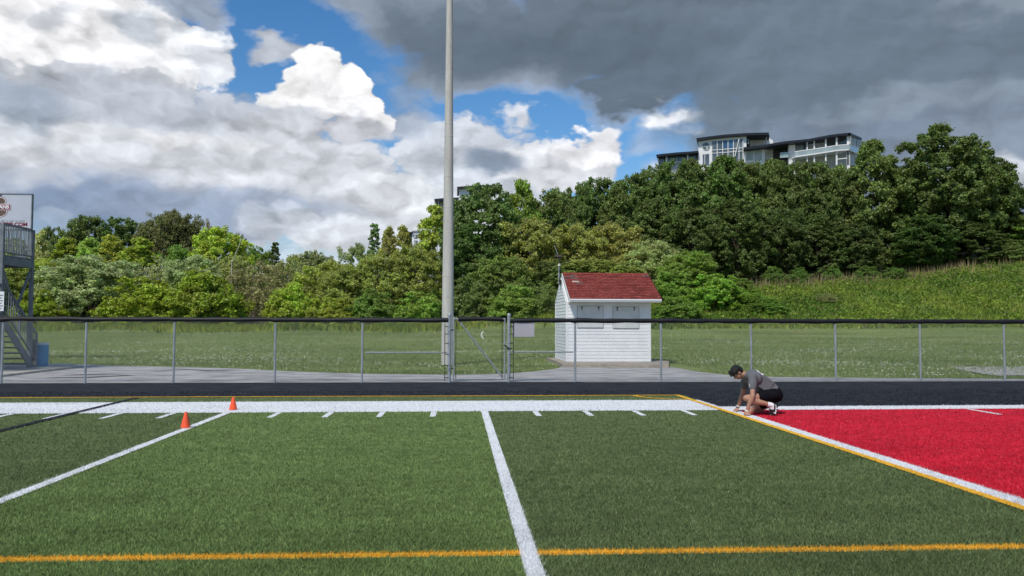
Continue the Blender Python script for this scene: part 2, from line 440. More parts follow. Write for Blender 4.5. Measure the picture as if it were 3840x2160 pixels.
# ------------------------------------------------------------------ turf field
X5 = 0.507; YD = 4.572
SIDE_N, SIDE_F = 14.56, 16.52          # broad white border
EZ_F = 15.17                           # far edge of the white line beside the end zone
YF = 21.72                             # fence line
BLK_N = 17.60
Z1, Z2, Z3 = 0.004, 0.008, 0.012
def sheet(name, poly, z, m, parent=None, kind=None):
    s = MB(); s.add([(p[0], p[1], z) for p in poly], [tuple(range(len(poly)))]); o = s.build(name, m, parent)
    if o.data.polygons[0].normal.z < 0: o.data.flip_normals()
    if kind: o['kind'] = kind
    return o
LIGHT, DARKG, RED, WHITE, ORANGE, BLACK = (0.196, 0.276, 0.092), (0.160, 0.212, 0.084), (0.66, 0.027, 0.055), (0.74, 0.75, 0.76), (0.80, 0.45, 0.045), (0.026, 0.029, 0.036)
def turf(name, c, kk=0.75): return mat(name, tuple(v*kk for v in c), 0.95, 0.30, 7, 0.7, 60, spec=0.1)
T_L, T_D = turf('turf_light_green', LIGHT), turf('turf_dark_green', DARKG)
T_R = turf('turf_red', RED, 0.9)
T_K = mat('turf_black', tuple(v*1.1 for v in BLACK), 0.95, 0.55, 5, 0.8, 45, spec=0.15, stretch=(0.35, 1.6, 1))
T_W, T_O = mat('turf_white', WHITE, 0.95, 0.06, 9, 0.4, 70, spec=0.1), mat('turf_orange', ORANGE, 0.95, 0.2, 9, 0.4, 70, spec=0.1)
XL0, XR0 = -45, 45
field = tag(sheet('turf_field', [(XL0, -40), (X5+YD, -40), (X5+YD, BLK_N), (XL0, BLK_N)], 0.0, T_D), kind='structure')
ez = tag(sheet('end_zone', [(X5+YD, -40), (XR0, -40), (XR0, SIDE_N), (X5+YD, SIDE_N)], 0.001, T_R), kind='structure')
strip = tag(sheet('black_turf_strip', [(XL0, BLK_N), (X5+YD, BLK_N), (X5+YD, SIDE_N), (XR0, SIDE_N), (XR0, YF-0.02), (XL0, YF-0.02)], 0.0, T_K), kind='structure')
REG = []          # (object, convex polygon, colour key)
def mark(name, poly, z, m, key, parent=field):
    o = sheet(name, poly, z, m, parent); REG.append((o, np.array([p[:2] for p in poly]), key)); return o
for i in range(-6, 2):                 # mown-look panels between the yard lines
    if i % 2 == 0: mark('turf_panel', [(X5+YD*(i-1), -40), (X5+YD*i, -40), (X5+YD*i, SIDE_N), (X5+YD*(i-1), SIDE_N)], 0.002, T_L, 'light')
mark('border_line', [(XL0, SIDE_N), (X5+YD, SIDE_N), (X5+YD, SIDE_F), (XL0, SIDE_F)], Z1, T_W, 'white')
mark('border_line', [(X5+YD, SIDE_N), (XR0, SIDE_N), (XR0, EZ_F), (X5+YD, EZ_F)], Z1, T_W, 'white', ez)
def ribbon(name, a, b, w, z, m, key, parent=field):
    a = np.array(a[:2], float); b = np.array(b[:2], float); d = (b-a)/np.linalg.norm(b-a); n = np.array([-d[1], d[0]])*w/2
    return mark(name, [a-n, b-n, b+n, a+n], z, m, key, parent)
a, b = G(0, 2104), G(3840, 2055); d = b-a
ribbon('orange_line', a-d*0.9, b-d*0.001+d*0.0, 0.105, Z1+0.002, T_O, 'orange')
ribbon('orange_line', b, b+d*0.9, 0.105, Z1+0.002, T_O, 'orange')
lw = 0.062
for i in range(-5, 1): mark('yard_line', [(X5+YD*i-lw, -40), (X5+YD*i+lw, -40), (X5+YD*i+lw, SIDE_N), (X5+YD*i-lw, SIDE_N)], Z2, T_W, 'white')
gx = X5+YD
mark('goal_line', [(gx-0.10, -40), (gx+0.10, -40), (gx+0.10, SIDE_N+0.02), (gx-0.10, SIDE_N+0.02)], Z2, T_W, 'white')
for i in range(-5, 1):
    for k in range(1, 5):
        hx = X5+YD*i+k*YD/5
        if i < 0 or True: mark('hash_mark', [(hx-0.05, 13.74), (hx+0.05, 13.74), (hx+0.05, 14.50), (hx-0.05, 14.50)], Z2, T_W, 'white')
mark('hash_mark', [(gx+YD*1-0.05, 13.6), (gx+YD*1+0.05, 13.6), (gx+YD*1+0.05, 14.5), (gx+YD*1-0.05, 14.5)], Z2, T_W, 'white', ez)
ribbon('orange_line', (XL0, BLK_N+0.0), (gx-0.1, BLK_N-0.02), 0.10, Z3, T_O, 'orange')
ribbon('orange_goal_line', (gx-0.155, -40), (gx-0.155, BLK_N), 0.11, Z3+0.001, T_O, 'orange')
pa = [(gx-0.19-0.95*math.sin(t), BLK_N-0.05-0.95*math.cos(t)) for t in np.linspace(0.05, math.pi/2-0.05, 9)]
arc = MB()
for p, q in zip(pa[:-1], pa[1:]):
    P0, P1 = np.array(p), np.array(q); cc = np.array([gx-0.19, BLK_N-0.05]); r0 = (P0-cc)/np.linalg.norm(P0-cc); r1 = (P1-cc)/np.linalg.norm(P1-cc)
    o = 0.05; arc.add([(*(P0-r0*o), Z3), (*(P1-r1*o), Z3), (*(P1+r1*o), Z3), (*(P0+r0*o), Z3)], [(0, 1, 2, 3)])
arc.build('corner_arc', T_O, field)
a, b = G(0, 1618), G(515, 1493); d = b-a
ribbon('black_line', a-d*0.8, b, 0.13, Z3+0.002, T_K, 'black')

# blades: real fibres, shared out to the sheet they grow from
def in_convex(P, Q):
    s = None
    for i in range(len(Q)):
        a, b = Q[i], Q[(i+1) % len(Q)]
        c = (b[0]-a[0])*(P[:, 1]-a[1]) - (b[1]-a[1])*(P[:, 0]-a[0])
        s = (c >= 0) if s is None else s & (c >= 0)
    return s
def ccw(Q):
    A = 0.5*np.sum(Q[:, 0]*np.roll(Q[:, 1], -1)-np.roll(Q[:, 0], -1)*Q[:, 1]); return Q if A > 0 else Q[::-1]
BM = {'dark': blade_mat('fibre_dark_green', DARKG), 'light': blade_mat('fibre_light_green', LIGHT), 'white': blade_mat('fibre_white', WHITE, 0.8, 1.08, 0.3),
      'orange': blade_mat('fibre_orange', ORANGE, 0.7, 1.2, 0.2), 'red': blade_mat('fibre_red', RED, 0.7, 1.25, 0.2), 'black': blade_mat('fibre_black', BLACK, 0.6, 1.6, 0.0)}
def make_blades():
    Ds = np.arange(4.2, 19.0, 0.2); pts = []
    for D in Ds:
        dens = min(17000, 2.3e6/D**3); x0, x1 = -0.72*D-0.6, 0.80*D+0.9
        n = int(dens*(x1-x0)*0.2)
        pts.append(np.stack([rng.uniform(x0, x1, n), rng.uniform(D, D+0.2, n)], 1))
    P = np.concatenate(pts)
    owner = np.zeros(len(P), int)                       # 0 = field
    reg = [(field, None, 'dark'), (ez, np.array([(X5+YD, -40), (XR0, -40), (XR0, SIDE_N), (X5+YD, SIDE_N)]), 'red'),
           (strip, np.array([(X5+YD, SIDE_N), (XR0, SIDE_N), (XR0, YF), (X5+YD, YF)]), 'black'), (strip, np.array([(XL0, BLK_N), (X5+YD, BLK_N), (X5+YD, YF), (XL0, YF)]), 'black')] + REG
    for i, (o, Q, k) in enumerate(reg):
        if Q is None: continue
        owner[in_convex(P, ccw(np.asarray(Q, float)))] = i
    n = len(P); D = P[:, 1]
    w = (0.0025+0.00042*D)*rng.uniform(0.7, 1.4, n); h = rng.uniform(0.018, 0.036, n)
    ang = rng.uniform(0, 2*math.pi, n); la = rng.uniform(0, 2*math.pi, n); ll = rng.uniform(0.2, 1.1, n)*h
    px, py = np.cos(ang)*w/2, np.sin(ang)*w/2
    v = np.zeros((n, 3, 3), np.float32)
    v[:, 0] = np.stack([P[:, 0]-px, P[:, 1]-py, np.full(n, 0.003)], 1)
    v[:, 1] = np.stack([P[:, 0]+px, P[:, 1]+py, np.full(n, 0.003)], 1)
    v[:, 2] = np.stack([P[:, 0]+np.cos(la)*ll, P[:, 1]+np.sin(la)*ll, h], 1)
    for i, (o, Q, k) in enumerate(reg):
        sel = owner == i; m = int(sel.sum())
        if m < 3: continue
        vv = v[sel].reshape(-1, 3) - np.array(wloc(o), np.float32)
        b = link('turf_fibres', np_mesh('turf_fibres', vv, np.arange(3*m).reshape(-1, 3)), BM[k], o); b['kind'] = 'stuff'
make_blades()

# ------------------------------------------------------------------ paths behind the fence
ASPHALT = mat('asphalt', (0.36, 0.35, 0.34), 0.95, 0.32, 1.6, 0.3, 90, stretch=(0.6, 1, 1))
def P2(x, y, z=0.0): q = G(x, y, z); return (q[0], q[1])
edge = [P2(-500, 1362), P2(0, 1364), P2(330, 1368), P2(420, 1372), P2(700, 1377), P2(900, 1383), P2(1150, 1396), P2(1400, 1403), P2(1700, 1406), P2(1900, 1402), P2(2000, 1394), P2(2085, 1383), P2(2120, 1372), P2(2500, 1374), P2(2620, 1395), P2(2760, 1410), P2(2900, 1414), P2(3300, 1418), P2(3900, 1422), P2(4600, 1425)]
poly = [(-45, YF), (45, YF), (45, edge[-1][1])] + edge[::-1] + [(-45, edge[0][1])]
path = tag(sheet('path', poly, 0.006, ASPHALT), kind='structure')
TAR = mat('crack_seal', (0.06, 0.06, 0.065), 0.8, 0.2, 5)
for pp in ([(160, 1417), (330, 1414), (480, 1407), (510, 1408), (340, 1418), (200, 1419)], [(215, 1409), (320, 1404), (400, 1403), (510, 1408), (400, 1405), (320, 1407)], [(560, 1395), (640, 1388), (720, 1386), (640, 1390)], [(650, 1383), (800, 1390), (900, 1390), (780, 1393)]):
    sheet('crack', [P2(*q) for q in pp], 0.0095, TAR, path)
pad = tag(MB().prism([(*P2(-700, 1500), 0.0), (*P2(302, 1379), 0.0), (*P2(260, 1370), 0.0), (*P2(-700, 1370), 0.0)], (0, 0, 0.07)).build('concrete_pad', CONCRETE), kind='structure')
GRAVEL = mat('gravel', (0.36, 0.35, 0.33), 0.95, 0.4, 14, 0.8, 30)
gp = [P2(3560, 1376), P2(3640, 1370), P2(3760, 1368), P2(3900, 1372), P2(4000, 1385), P2(3900, 1405), P2(3740, 1408), P2(3680, 1400), P2(3620, 1388)]
tag(sheet('gravel_patch', [(x, y) for x, y in gp], -0.006, GRAVEL), kind='structure')
WALLC = mat('kerb_concrete', (0.46, 0.44, 0.42), 0.9, 0.15, 4, 0.2, 60)
tag(MB().box(X5+3.0, 45, YF-0.012, YF+0.10, -0.05, 0.03).build('kerb', WALLC), kind='structure')

# ------------------------------------------------------------------ concrete light pole
def pole_mat():
    m = bpy.data.materials.new('spun_concrete'); m.use_nodes = True; nt = m.node_tree; B = NB(nt)
    p = nt.nodes['Principled BSDF']; p.inputs['Roughness'].default_value = 0.85; p.inputs['Specular IOR Level'].default_value = 0.2
    g = B.n('ShaderNodeNewGeometry').outputs['Position']
    a = B.noise(B.vmath('MULTIPLY', g, (2.5, 2.5, 0.35)), 2.0, 5, 0.6)
    s = B.noise(B.vmath('MULTIPLY', g, (3.0, 3.0, 22.0)), 1.0, 3, 0.5)
    mm = B.noise(g, 1.3, 3, 0.6)
    c = B.mixc(B.smooth(a, 0.3, 0.7), (0.42, 0.41, 0.38, 1), (0.52, 0.51, 0.48, 1))
    st = B.math('MULTIPLY', B.smooth(s, 0.64, 0.70), B.smooth(mm, 0.46, 0.6))
    c = B.mixc(B.math('MULTIPLY', st, 0.6), c, (0.16, 0.14, 0.12, 1))
    B.link(c, p.inputs['Base Color']); return m
YP = 31.0
pb = at(1678, 1372, YP); pb[2] = 0.0
tp_ = at(1681, 0, YP)
pole = thing('light_pole', 'tall tapering concrete light pole standing in the lawn behind the gate', 'pole', pb)
PM = pole_mat()
r0, r1, hh = 0.245, 0.125, tp_[2]
MB().lathe((pb[0], pb[1], 0), [(r0+0.004, -0.1), (r0, 0.02), (r0-(r0-r1)*0.25, hh*0.25), (r0-(r0-r1)*0.5, hh*0.5), (r1, hh), (r1-(r0-r1)*0.45, hh*1.45)], 28).build('shaft', PM, pole, True)
def rad(z): return r0-(r0-r1)*z/hh
for z in (1.55, 3.4, 6.1, 7.3, 8.9, 9.4, 11.6, 13.0):
    MB().lathe((pb[0], pb[1], z), [(rad(z)+0.001, 0), (rad(z)+0.006, 0.008), (rad(z)+0.006, 0.022), (rad(z)+0.001, 0.03)], 28).build('joint_band', PM, pole, True)
zt = hh*1.45
MB().bar((pb[0]-1.8, pb[1], zt-0.3), (pb[0]+1.8, pb[1], zt-0.3), 0.12).build('crossarm', GALV, pole)
for dx in (-1.6, -0.55, 0.55, 1.6):
    l = MB(); l.prism([(pb[0]+dx-0.22, pb[1]-0.1, zt-0.9), (pb[0]+dx+0.22, pb[1]-0.1, zt-0.9), (pb[0]+dx+0.3, pb[1]-0.35, zt-0.45), (pb[0]+dx-0.3, pb[1]-0.35, zt-0.45)], (0, 0.35, 0.08))
    l.build('floodlight', GALV, pole)

# ------------------------------------------------------------------ chain-link fence
PADZ, PADR = 1.685, 0.062
def fx(px): return float(at(px, 1430, YF)[0])
def wires(x0, x1, z0, z1, y, pitch=0.072, r=0.0020):
    """crossing diagonal wires clipped to the panel"""
    vs, fs = [], []; H = z1-z0; n = 0
    for sgn in (1, -1):
        a0 = x0-H if sgn > 0 else x0
        a1 = x1 if sgn > 0 else x1+H
        k = math.ceil(a0/pitch)*pitch
        while k < a1:
            t0 = 0.0; t1 = H
            if sgn > 0: t0 = max(t0, x0-k); t1 = min(t1, x1-k)
            else: t0 = max(t0, k-x1); t1 = min(t1, k-x0)
            if t1-t0 > 0.02:
                A = np.array([k+sgn*t0, y+sgn*0.002, z0+t0]); Bq = np.array([k+sgn*t1, y+sgn*0.002, z0+t1])
                d = (Bq-A)/np.linalg.norm(Bq-A); u = np.array([0, 1.0, 0]); w = np.cross(d, u)
                for j in range(3):
                    an = j*2*math.pi/3+0.5; off = (u*math.cos(an)+w*math.sin(an))*r
                    vs.append(A+off); vs.append(Bq+off)
                b = n*6
                for j in range(3):
                    j2 = (j+1) % 3; fs.append((b+2*j, b+2*j2, b+2*j2+1, b+2*j+1))
                n += 1
            k += pitch
    return np.array(vs), np.array(fs)
MESHW = mat('fence_wire', (0.36, 0.37, 0.38), 0.5, 0.1, 5, metal=0.4)
def padded_rail(name, xs_, z, parent, y=YF):
    pts = []; rr = []
    x = xs_[0]
    while x < xs_[-1]:
        d = min(abs(x-q) for q in xs_)
        pts.append((x, y, z-0.004*math.sin(x*5.1)+0.004*math.sin(x*2.3+1)+(-0.012 if d < 0.05 else 0)))
        rr.append(PADR*(1+0.07*math.sin(x*7.7)+0.05*math.sin(x*3.1+2))*(1.12 if d < 0.09 else 1.0)); x += 0.11
    pts.append((xs_[-1], y, z)); rr.append(PADR)
    return MB().tube(pts, rr, 10).build(name, BLACKPAD, parent, True)
def fence(label, pxs, endx=None, group=None):
    px = [fx(q) for q in pxs]
    f = thing('chain_link_fence', label, 'fence', (px[0], YF, 0))
    for x in px:
        MB().tube([(x, YF, -0.3), (x, YF, PADZ-0.02)], 0.030, 10).build('post', GALV, f, True)
        for zb in (0.35, 0.85, 1.35):
            MB().tube([(x, YF, zb), (x, YF, zb+0.018)], 0.034, 10).build('tie', GALV, f)
    allx = px + ([endx] if endx is not None and endx > px[-1] else [])
    if endx is not None and endx < px[0]: allx = [endx] + px
    padded_rail('padded_rail', allx, PADZ, f)
    for a, b in zip(allx[:-1], allx[1:]):
        v, q = wires(a+0.03, b-0.03, 0.05, PADZ, YF-0.034)
        o = link('wire_mesh', np_mesh('wire_mesh', v-np.array(wloc(f)), q), MESHW, f)
    MB().tube([(allx[0], YF-0.034, 0.055), (allx[-1], YF-0.034, 0.055)], 0.004, 5).build('bottom_wire', GALV, f)
    return f
GL, GR = fx(1684), fx(1908)
fl = fence('chain-link fence with black padded rail between the steel staircase and the gate', [-330, 5, 319, 650, 1030, 1357], GL-0.03)
fr = fence('chain-link fence with black padded rail running past the white shed from the gate', [2157, 2479, 2818, 3135, 3453, 3769, 4090], GR+0.03)
def zy(y, Y=YF): return float(at(1800, y, Y)[2])
for f, xa, xb, py in ((fl, fx(1369), GL-0.05, 1322), (fr, GR+0.05, fx(2150), 1320)):
    MB().tube([(xa, YF, zy(py)), (xb, YF, zy(py)-0.0)], 0.021, 8).build('brace_rail', GALV, f, True)
for f, x in ((fl, GL-0.12), (fr, GR+0.12)):
    MB().box(x-0.010, x+0.010, YF-0.044, YF-0.036, 0.05, 1.64).build('tension_bar', DARKIRON, f)
for f, x, s_ in ((fl, GL, -1), (fr, GR, 1)):
    MB().tube([(x, YF, -0.3), (x, YF, 1.83)], 0.046, 14).build('terminal_post', GALV, f, True)
    MB().lathe((x, YF, 1.83), [(0.05, -0.03), (0.05, 0.02), (0.03, 0.045), (0.0, 0.05)], 14).build('post_cap', GALV, f, True)
    for zb in (0.12, 0.45, 0.75, 1.05, 1.3, 1.5):
        MB().tube([(x, YF, zb), (x, YF, zb+0.025)], 0.051, 14).build('clamp', GALV, f)
        MB().box(min(x, x+s_*0.13), max(x, x+s_*0.13), YF-0.048, YF-0.044, zb, zb+0.022).build('clamp_strap', DARKIRON, f)
# gate
g0, g1 = fx(1700), fx(1892)
zt_, zb_ = 1.72, 0.085
gate = thing('gate', 'narrow chain-link gate with diagonal brace and black padded top rail', 'gate', (g0, YF, 0))
YG = YF-0.02
MB().tube([(g0, YG, zb_), (g0, YG, zt_+0.05)], 0.024, 10).build('stile', GALV, gate, True)
MB().tube([(g1, YG, zb_), (g1, YG, zt_+0.03)], 0.024, 10).build('stile', GALV, gate, True)
MB().tube([(g0, YG, zb_), (g1, YG, zb_)], 0.022, 10).build('bottom_rail', GALV, gate, True)
MB().tube([(g0, YG, zt_), (g1, YG, zt_)], 0.020, 10).build('top_rail', GALV, gate, True)
padded_rail('padding', [g0+0.12, g1-0.05], zt_, gate, YG)
MB().tube([(fx(1714), YG, zy(1196)), (fx(1884), YG, zy(1415))], 0.025, 8).build('diagonal_brace', GALV, gate, True)
v, q = wires(g0+0.02, g1-0.02, zb_, zt_, YG-0.03); link('wire_mesh', np_mesh('wire_mesh', v-np.array(wloc(gate)), q), MESHW, gate)
for x in (fx(1709), fx(1882)): MB().box(x-0.009, x+0.009, YG-0.044, YG-0.036, zb_+0.03, zt_-0.03).build('tension_bar', DARKIRON, gate)
for z in (0.38, 1.42):
    MB().tube([(GL, YF-0.01, z-0.03), (GL, YF-0.01, z+0.03)], 0.056, 12).build('hinge', GALV, gate)
    MB().bar((GL, YF-0.03, z), (g0, YG-0.01, z), 0.03, 0.035).build('hinge_arm', DARKIRON, gate)
la = MB(); la.bar((g1-0.02, YG-0.03, 1.02), (GR, YF-0.05, 0.93), 0.02, 0.03); la.bar((GR-0.07, YF-0.055, 0.92), (GR+0.07, YF-0.055, 0.92), 0.02, 0.03)
la.build('latch', DARKIRON, gate)
# blank board wired behind the mesh
NB_M = mat('faded_board', (0.50, 0.48, 0.52), 0.7, 0.06, 3)
a, b = at(1921, 1209, YF+0.03), at(2003, 1263, YF+0.03)
tag(MB().box(a[0], b[0], YF-0.02, YF-0.012, b[2], a[2]).build('notice_board', NB_M, loc=(a[0], YF-0.02, b[2])), 'blank pale board tied behind the mesh just right of the gate', 'board')

# ------------------------------------------------------------------ shed
YS, YB, YE = 30.6, 33.95, 30.1
sl = float(at(2124, 1351, YS)[0]); sr = float(at(2439, 1354, YS)[0])
ZS = 0.13
SLABM = mat('slab_concrete', (0.33, 0.29, 0.235), 0.9, 0.22, 3, 0.3, 50)
slab = MB(); q0 = G(2108, 1378); q1 = G(2508, 1381)
slab.prism([(q0[0], q0[1], -0.05), (q1[0], q1[1], -0.05), (sr+0.9, YS+0.6, -0.05), (sr+0.4, YB+0.4, -0.05), (sl-0.35, YB+0.4, -0.05), (sl-0.30, YS+0.2, -0.05)], (0, 0, 0.05+ZS-0.01))
tag(slab.build('concrete_slab', SLABM), kind='structure')
shed = thing('shed', 'small white clapboard shed with red shingle roof standing behind the fence', 'shed', ((sl+sr)/2, (YS+YB)/2, ZS-0.01))
ze = float(at(2300, 1121, YE)[2]); zr = float(at(2260, 1026, 32.25)[2]); YR = (YS+YB)/2
zw = ze - 0.10
core = MB(); gp_ = [(sl+0.02, YS+0.02, ZS-0.01), (sl+0.02, YB-0.02, ZS-0.01), (sl+0.02, YB-0.02, zw), (sl+0.02, YR, zr-0.16), (sl+0.02, YS+0.02, zw)]
core.prism(gp_, (sr-sl-0.04, 0, 0)); core.build('wall', SHEDWHITE, shed)
pitch = 0.131; k = 0
def plank(v8, name='plank'): return MB().box8(v8).build(name, SHEDWHITE, shed)
z = ZS
while z < zw-0.02:
    t = min(z+pitch, zw)
    plank([(sl+0.05, YS-0.015, z), (sr-0.05, YS-0.015, z), (sr-0.05, YS+0.02, z), (sl+0.05, YS+0.02, z), (sl+0.05, YS-0.004, t-0.001), (sr-0.05, YS-0.004, t-0.001), (sr-0.05, YS+0.02, t-0.001), (sl+0.05, YS+0.02, t-0.001)])
    z += pitch
z = ZS
while z < zr-0.22:                         # left end wall, following the gable
    t = min(z+pitch, zr-0.18)
    def yin(zz):
        if zz <= zw: return YS+0.04, YB-0.04
        f = (zz-zw)/(zr-0.16-zw); return YS+(YR-YS)*f+0.04, YB-(YB-YR)*f-0.04
    y0, y1 = yin(t)
    plank([(sl-0.016, y1, z), (sl-0.016, y0, z), (sl+0.02, y0, z), (sl+0.02, y1, z), (sl-0.004, y1, t-0.001), (sl-0.004, y0, t-0.001), (sl+0.02, y0, t-0.001), (sl+0.02, y1, t-0.001)])
    z += pitch
for (x0, x1, y0, y1) in ((sl-0.022, sl+0.055, YS-0.026, YS+0.05), (sr-0.055, sr+0.022, YS-0.026, YS+0.05), (sl-0.022, sl+0.05, YB-0.05, YB+0.02)):
    MB().box(x0, x1, y0, y1, ZS, zw).build('corner_trim', SHEDWHITE, shed)
def fp(zx, zyy, Y=YS): return at(2000+zx/2.898, 920+zyy/2.898, Y)
for (xa, ya, xb, yb) in ((483, 662, 757, 893), (868, 668, 1146, 900)):
    A, B_ = fp(xa, ya, YS-0.03), fp(xb, yb, YS-0.03)
    shu = MB().box(A[0], B_[0], YS-0.046, YS-0.022, B_[2], A[2]).build('shutter', SHUTTER, shed)
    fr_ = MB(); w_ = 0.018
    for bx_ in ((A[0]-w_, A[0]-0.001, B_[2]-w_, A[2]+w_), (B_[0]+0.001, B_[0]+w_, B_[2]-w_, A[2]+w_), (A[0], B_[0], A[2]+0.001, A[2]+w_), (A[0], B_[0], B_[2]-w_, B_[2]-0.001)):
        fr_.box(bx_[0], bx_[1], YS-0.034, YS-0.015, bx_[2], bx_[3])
    fr_.build('frame', mat('frame_grey_paint', (0.38, 0.39, 0.40), 0.7), shu)  # frame in an even grey, darker than the shutter
    for dx in (45, 228):
        Hh = fp(xa+dx, ya+4, YS-0.05)
        h_ = MB(); h_.prism([(Hh[0]-0.05, YS-0.047, Hh[2]), (Hh[0]+0.05, YS-0.047, Hh[2]), (Hh[0]+0.02, YS-0.047, Hh[2]-0.05), (Hh[0]+0.012, YS-0.047, Hh[2]-0.15), (Hh[0]-0.012, YS-0.047, Hh[2]-0.15), (Hh[0]-0.02, YS-0.047, Hh[2]-0.05)], (0, -0.008, 0))
        h_.build('hinge', mat('rusty_hinge', (0.10, 0.08, 0.07), 0.8), shu)
# roof
rl = float(at(2139, 1115, YE)[0])-0.02; rr_ = float(at(2480, 1122, YE)[0])
slopev = Vector((0, YR-YE, zr-ze)); Ls = slopev.length; sd_ = slopev.normalized(); nrm = Vector((0, -sd_.z, sd_.y))
roof = MB()
roof.box8([(rl, YE, ze-0.05), (rr_, YE, ze-0.05), (rr_, YR, zr-0.05), (rl, YR, zr-0.05), (rl, YE, ze-0.012), (rr_, YE, ze-0.012), (rr_, YR, zr-0.012), (rl, YR, zr-0.012)])
YE2 = 2*YR-YE
roof.box8([(rl, YR+0.001, zr-0.05), (rr_, YR+0.001, zr-0.05), (rr_, YE2, ze-0.05), (rl, YE2, ze-0.05), (rl, YR+0.001, zr-0.012), (rr_, YR+0.001, zr-0.012), (rr_, YE2, ze-0.012), (rl, YE2, ze-0.012)])
roofo = roof.build('roof', mat('roof_deck', (0.10, 0.03, 0.025), 0.9), shed)
fas = MB(); fas.box(rl, rr_, YE-0.028, YE-0.002, ze-0.115, ze-0.014); fas.build('fascia', SHEDWHITE, roofo)
gut = MB(); gut.box(rl, rr_, YE-0.06, YE-0.030, ze-0.055, ze-0.005); gut.build('gutter', mat('white_metal', (0.8, 0.8, 0.82), 0.4, 0.04, 3), roofo)
sof = MB(); sof.box(rl, rr_, YE+0.0, YS-0.03, ze-0.125, ze-0.105); sof.build('soffit', mat('soffit_grey', (0.55, 0.56, 0.58), 0.8), roofo)
for (y0, z0, y1, z1) in ((YE, ze, YR, zr), (YE2, ze, YR, zr)):
    for x in (rl-0.03, rr_+0.002):
        MB().box8([(x, y0, z0-0.14), (x+0.028, y0, z0-0.14), (x+0.028, y1, z1-0.14), (x, y1, z1-0.14), (x, y0, z0+0.004), (x+0.028, y0, z0+0.004), (x+0.028, y1, z1+0.004), (x, y1, z1+0.004)]).build('rake_board', SHUTTER if x < rl else MATS['roof_deck'], roofo)
def shingle_mat(name, c): return mat(name, c, 0.95, 0.28, 9, 0.5, 60, spec=0.1)
SHM = [shingle_mat('red_shingle', (0.225, 0.052, 0.043)), shingle_mat('red_shingle_faded', (0.26, 0.066, 0.055)), shingle_mat('red_shingle_dark', (0.175, 0.042, 0.036)), shingle_mat('worn_shingle', (0.17, 0.105, 0.095)), shingle_mat('bare_patch', (0.55, 0.45, 0.38))]
rows, cols = 16, 12; ex = Ls/rows; cw = (rr_-rl)/cols
smesh = []
for mm in SHM:
    mb = MB(); w2 = cw-0.016
    a0 = Vector((0, 0, 0)); 
    pts = [Vector((0, 0, 0)), Vector((w2, 0, 0)), Vector((w2, 0, 0))+sd_*(ex*1.08), sd_*(ex*1.08)]
    mb.box8([tuple(p+nrm*(0.0 if i < 2 else -0.008)) for i, p in enumerate(pts)] + [tuple(p+nrm*(0.022 if i < 2 else 0.002)) for i, p in enumerate(pts)])
    o = mb.build('shingle_source', mm); me = o.data; bpy.data.objects.remove(o); me.name = 'shingle'; smesh.append(me)
base = wloc(roofo)
rs = random.Random(3)
for r in range(rows):
    offx = (0.5*cw if r % 2 else 0.0) + rs.uniform(-0.02, 0.02)
    for c_ in range(cols + (1 if r % 2 else 0)):
        x = rl + c_*cw - (offx if r % 2 else 0)
        fx0 = (x-rl)/(rr_-rl); v_ = r/rows
        sc = 1.0
        if x < rl-0.001: sc = (x+cw-rl)/cw; x = rl
        elif x+cw > rr_+0.001: sc = (rr_-x)/cw
        if sc < 0.15: continue
        k = rs.choice([0, 0, 0, 1, 1, 2])
        if v_ > 0.68 and (fx0 < 0.09 or (fx0 > 0.90 and v_ > 0.8)) and rs.random() < 0.8: k = 3
        if abs(v_-0.625) < 0.02 and 0.08 < fx0 < 0.16: k = 4
        if abs(v_-0.5625) < 0.02 and 0.08 < fx0 < 0.16: k = 3
        s_ = bpy.data.objects.new('shingle', smesh[k]); C.objects.link(s_); s_.parent = roofo
        p = Vector((x+0.005, YE, ze)) + sd_*(r*ex) + nrm*rs.uniform(0.0, 0.004)
        s_.location = p-base; s_.scale = (sc, 1, 1)
cap = MB(); cap.box8([(rl, YR-0.12, zr-0.04), (rr_, YR-0.12, zr-0.04), (rr_, YR+0.12, zr-0.04), (rl, YR+0.12, zr-0.04), (rl, YR-0.01, zr+0.03), (rr_, YR-0.01, zr+0.03), (rr_, YR+0.01, zr+0.03), (rl, YR+0.01, zr+0.03)])
cap.build('ridge_cap', SHM[0], roofo)
# power mast on the gable end
def mp(zx, zyy, Y): return at(2040+zx/6.585, 940+zyy/6.585, Y)
YM = YR-0.1
mast = MB(); mast.tube([mp(365, 790, YM), mp(372, 400, YM)], 0.032, 10); mo = mast.build('service_mast', GALV, shed, True)
hd = MB(); c0 = mp(375, 360, YM); hd.lathe(c0, [(0.03, -0.06), (0.06, -0.03), (0.055, 0.03), (0.02, 0.07)], 12); hd.build('weather_head', mat('head_cream', (0.5, 0.49, 0.44), 0.6), mo, True)
bk = MB(); bk.bar(mp(268, 130, YM), mp(448, 130, YM), 0.08, 0.07); bk.build('insulator_bracket', mat('bracket_rust', (0.10, 0.075, 0.065), 0.8), mo)
st = MB(); st.tube([mp(378, 330, YM), mp(376, 150, YM)], 0.02, 8); st.tube([mp(335, 205, YM), mp(352, 150, YM)], 0.022, 6); st.tube([mp(405, 205, YM), mp(392, 150, YM)], 0.022, 6); st.build('standoff', DARKIRON, mo)
cb_ = MB(); cb_.tube([mp(385, 395, YM-0.05), mp(388, 450, YM-0.06), mp(370, 500, YM-0.06), mp(395, 560, YM-0.05), mp(392, 640, YM-0.05), mp(360, 740, YM-0.05)], 0.012, 6); cb_.build('cable', DARKIRON, mo)
cb2 = MB(); cb2.tube([mp(340, 100, YM), mp(318, 30, YM+0.6), mp(300, -10, YM+1.5), mp(255, -130, YM+6)], 0.010, 6); cb2.build('drop_wire', GALV, mo)
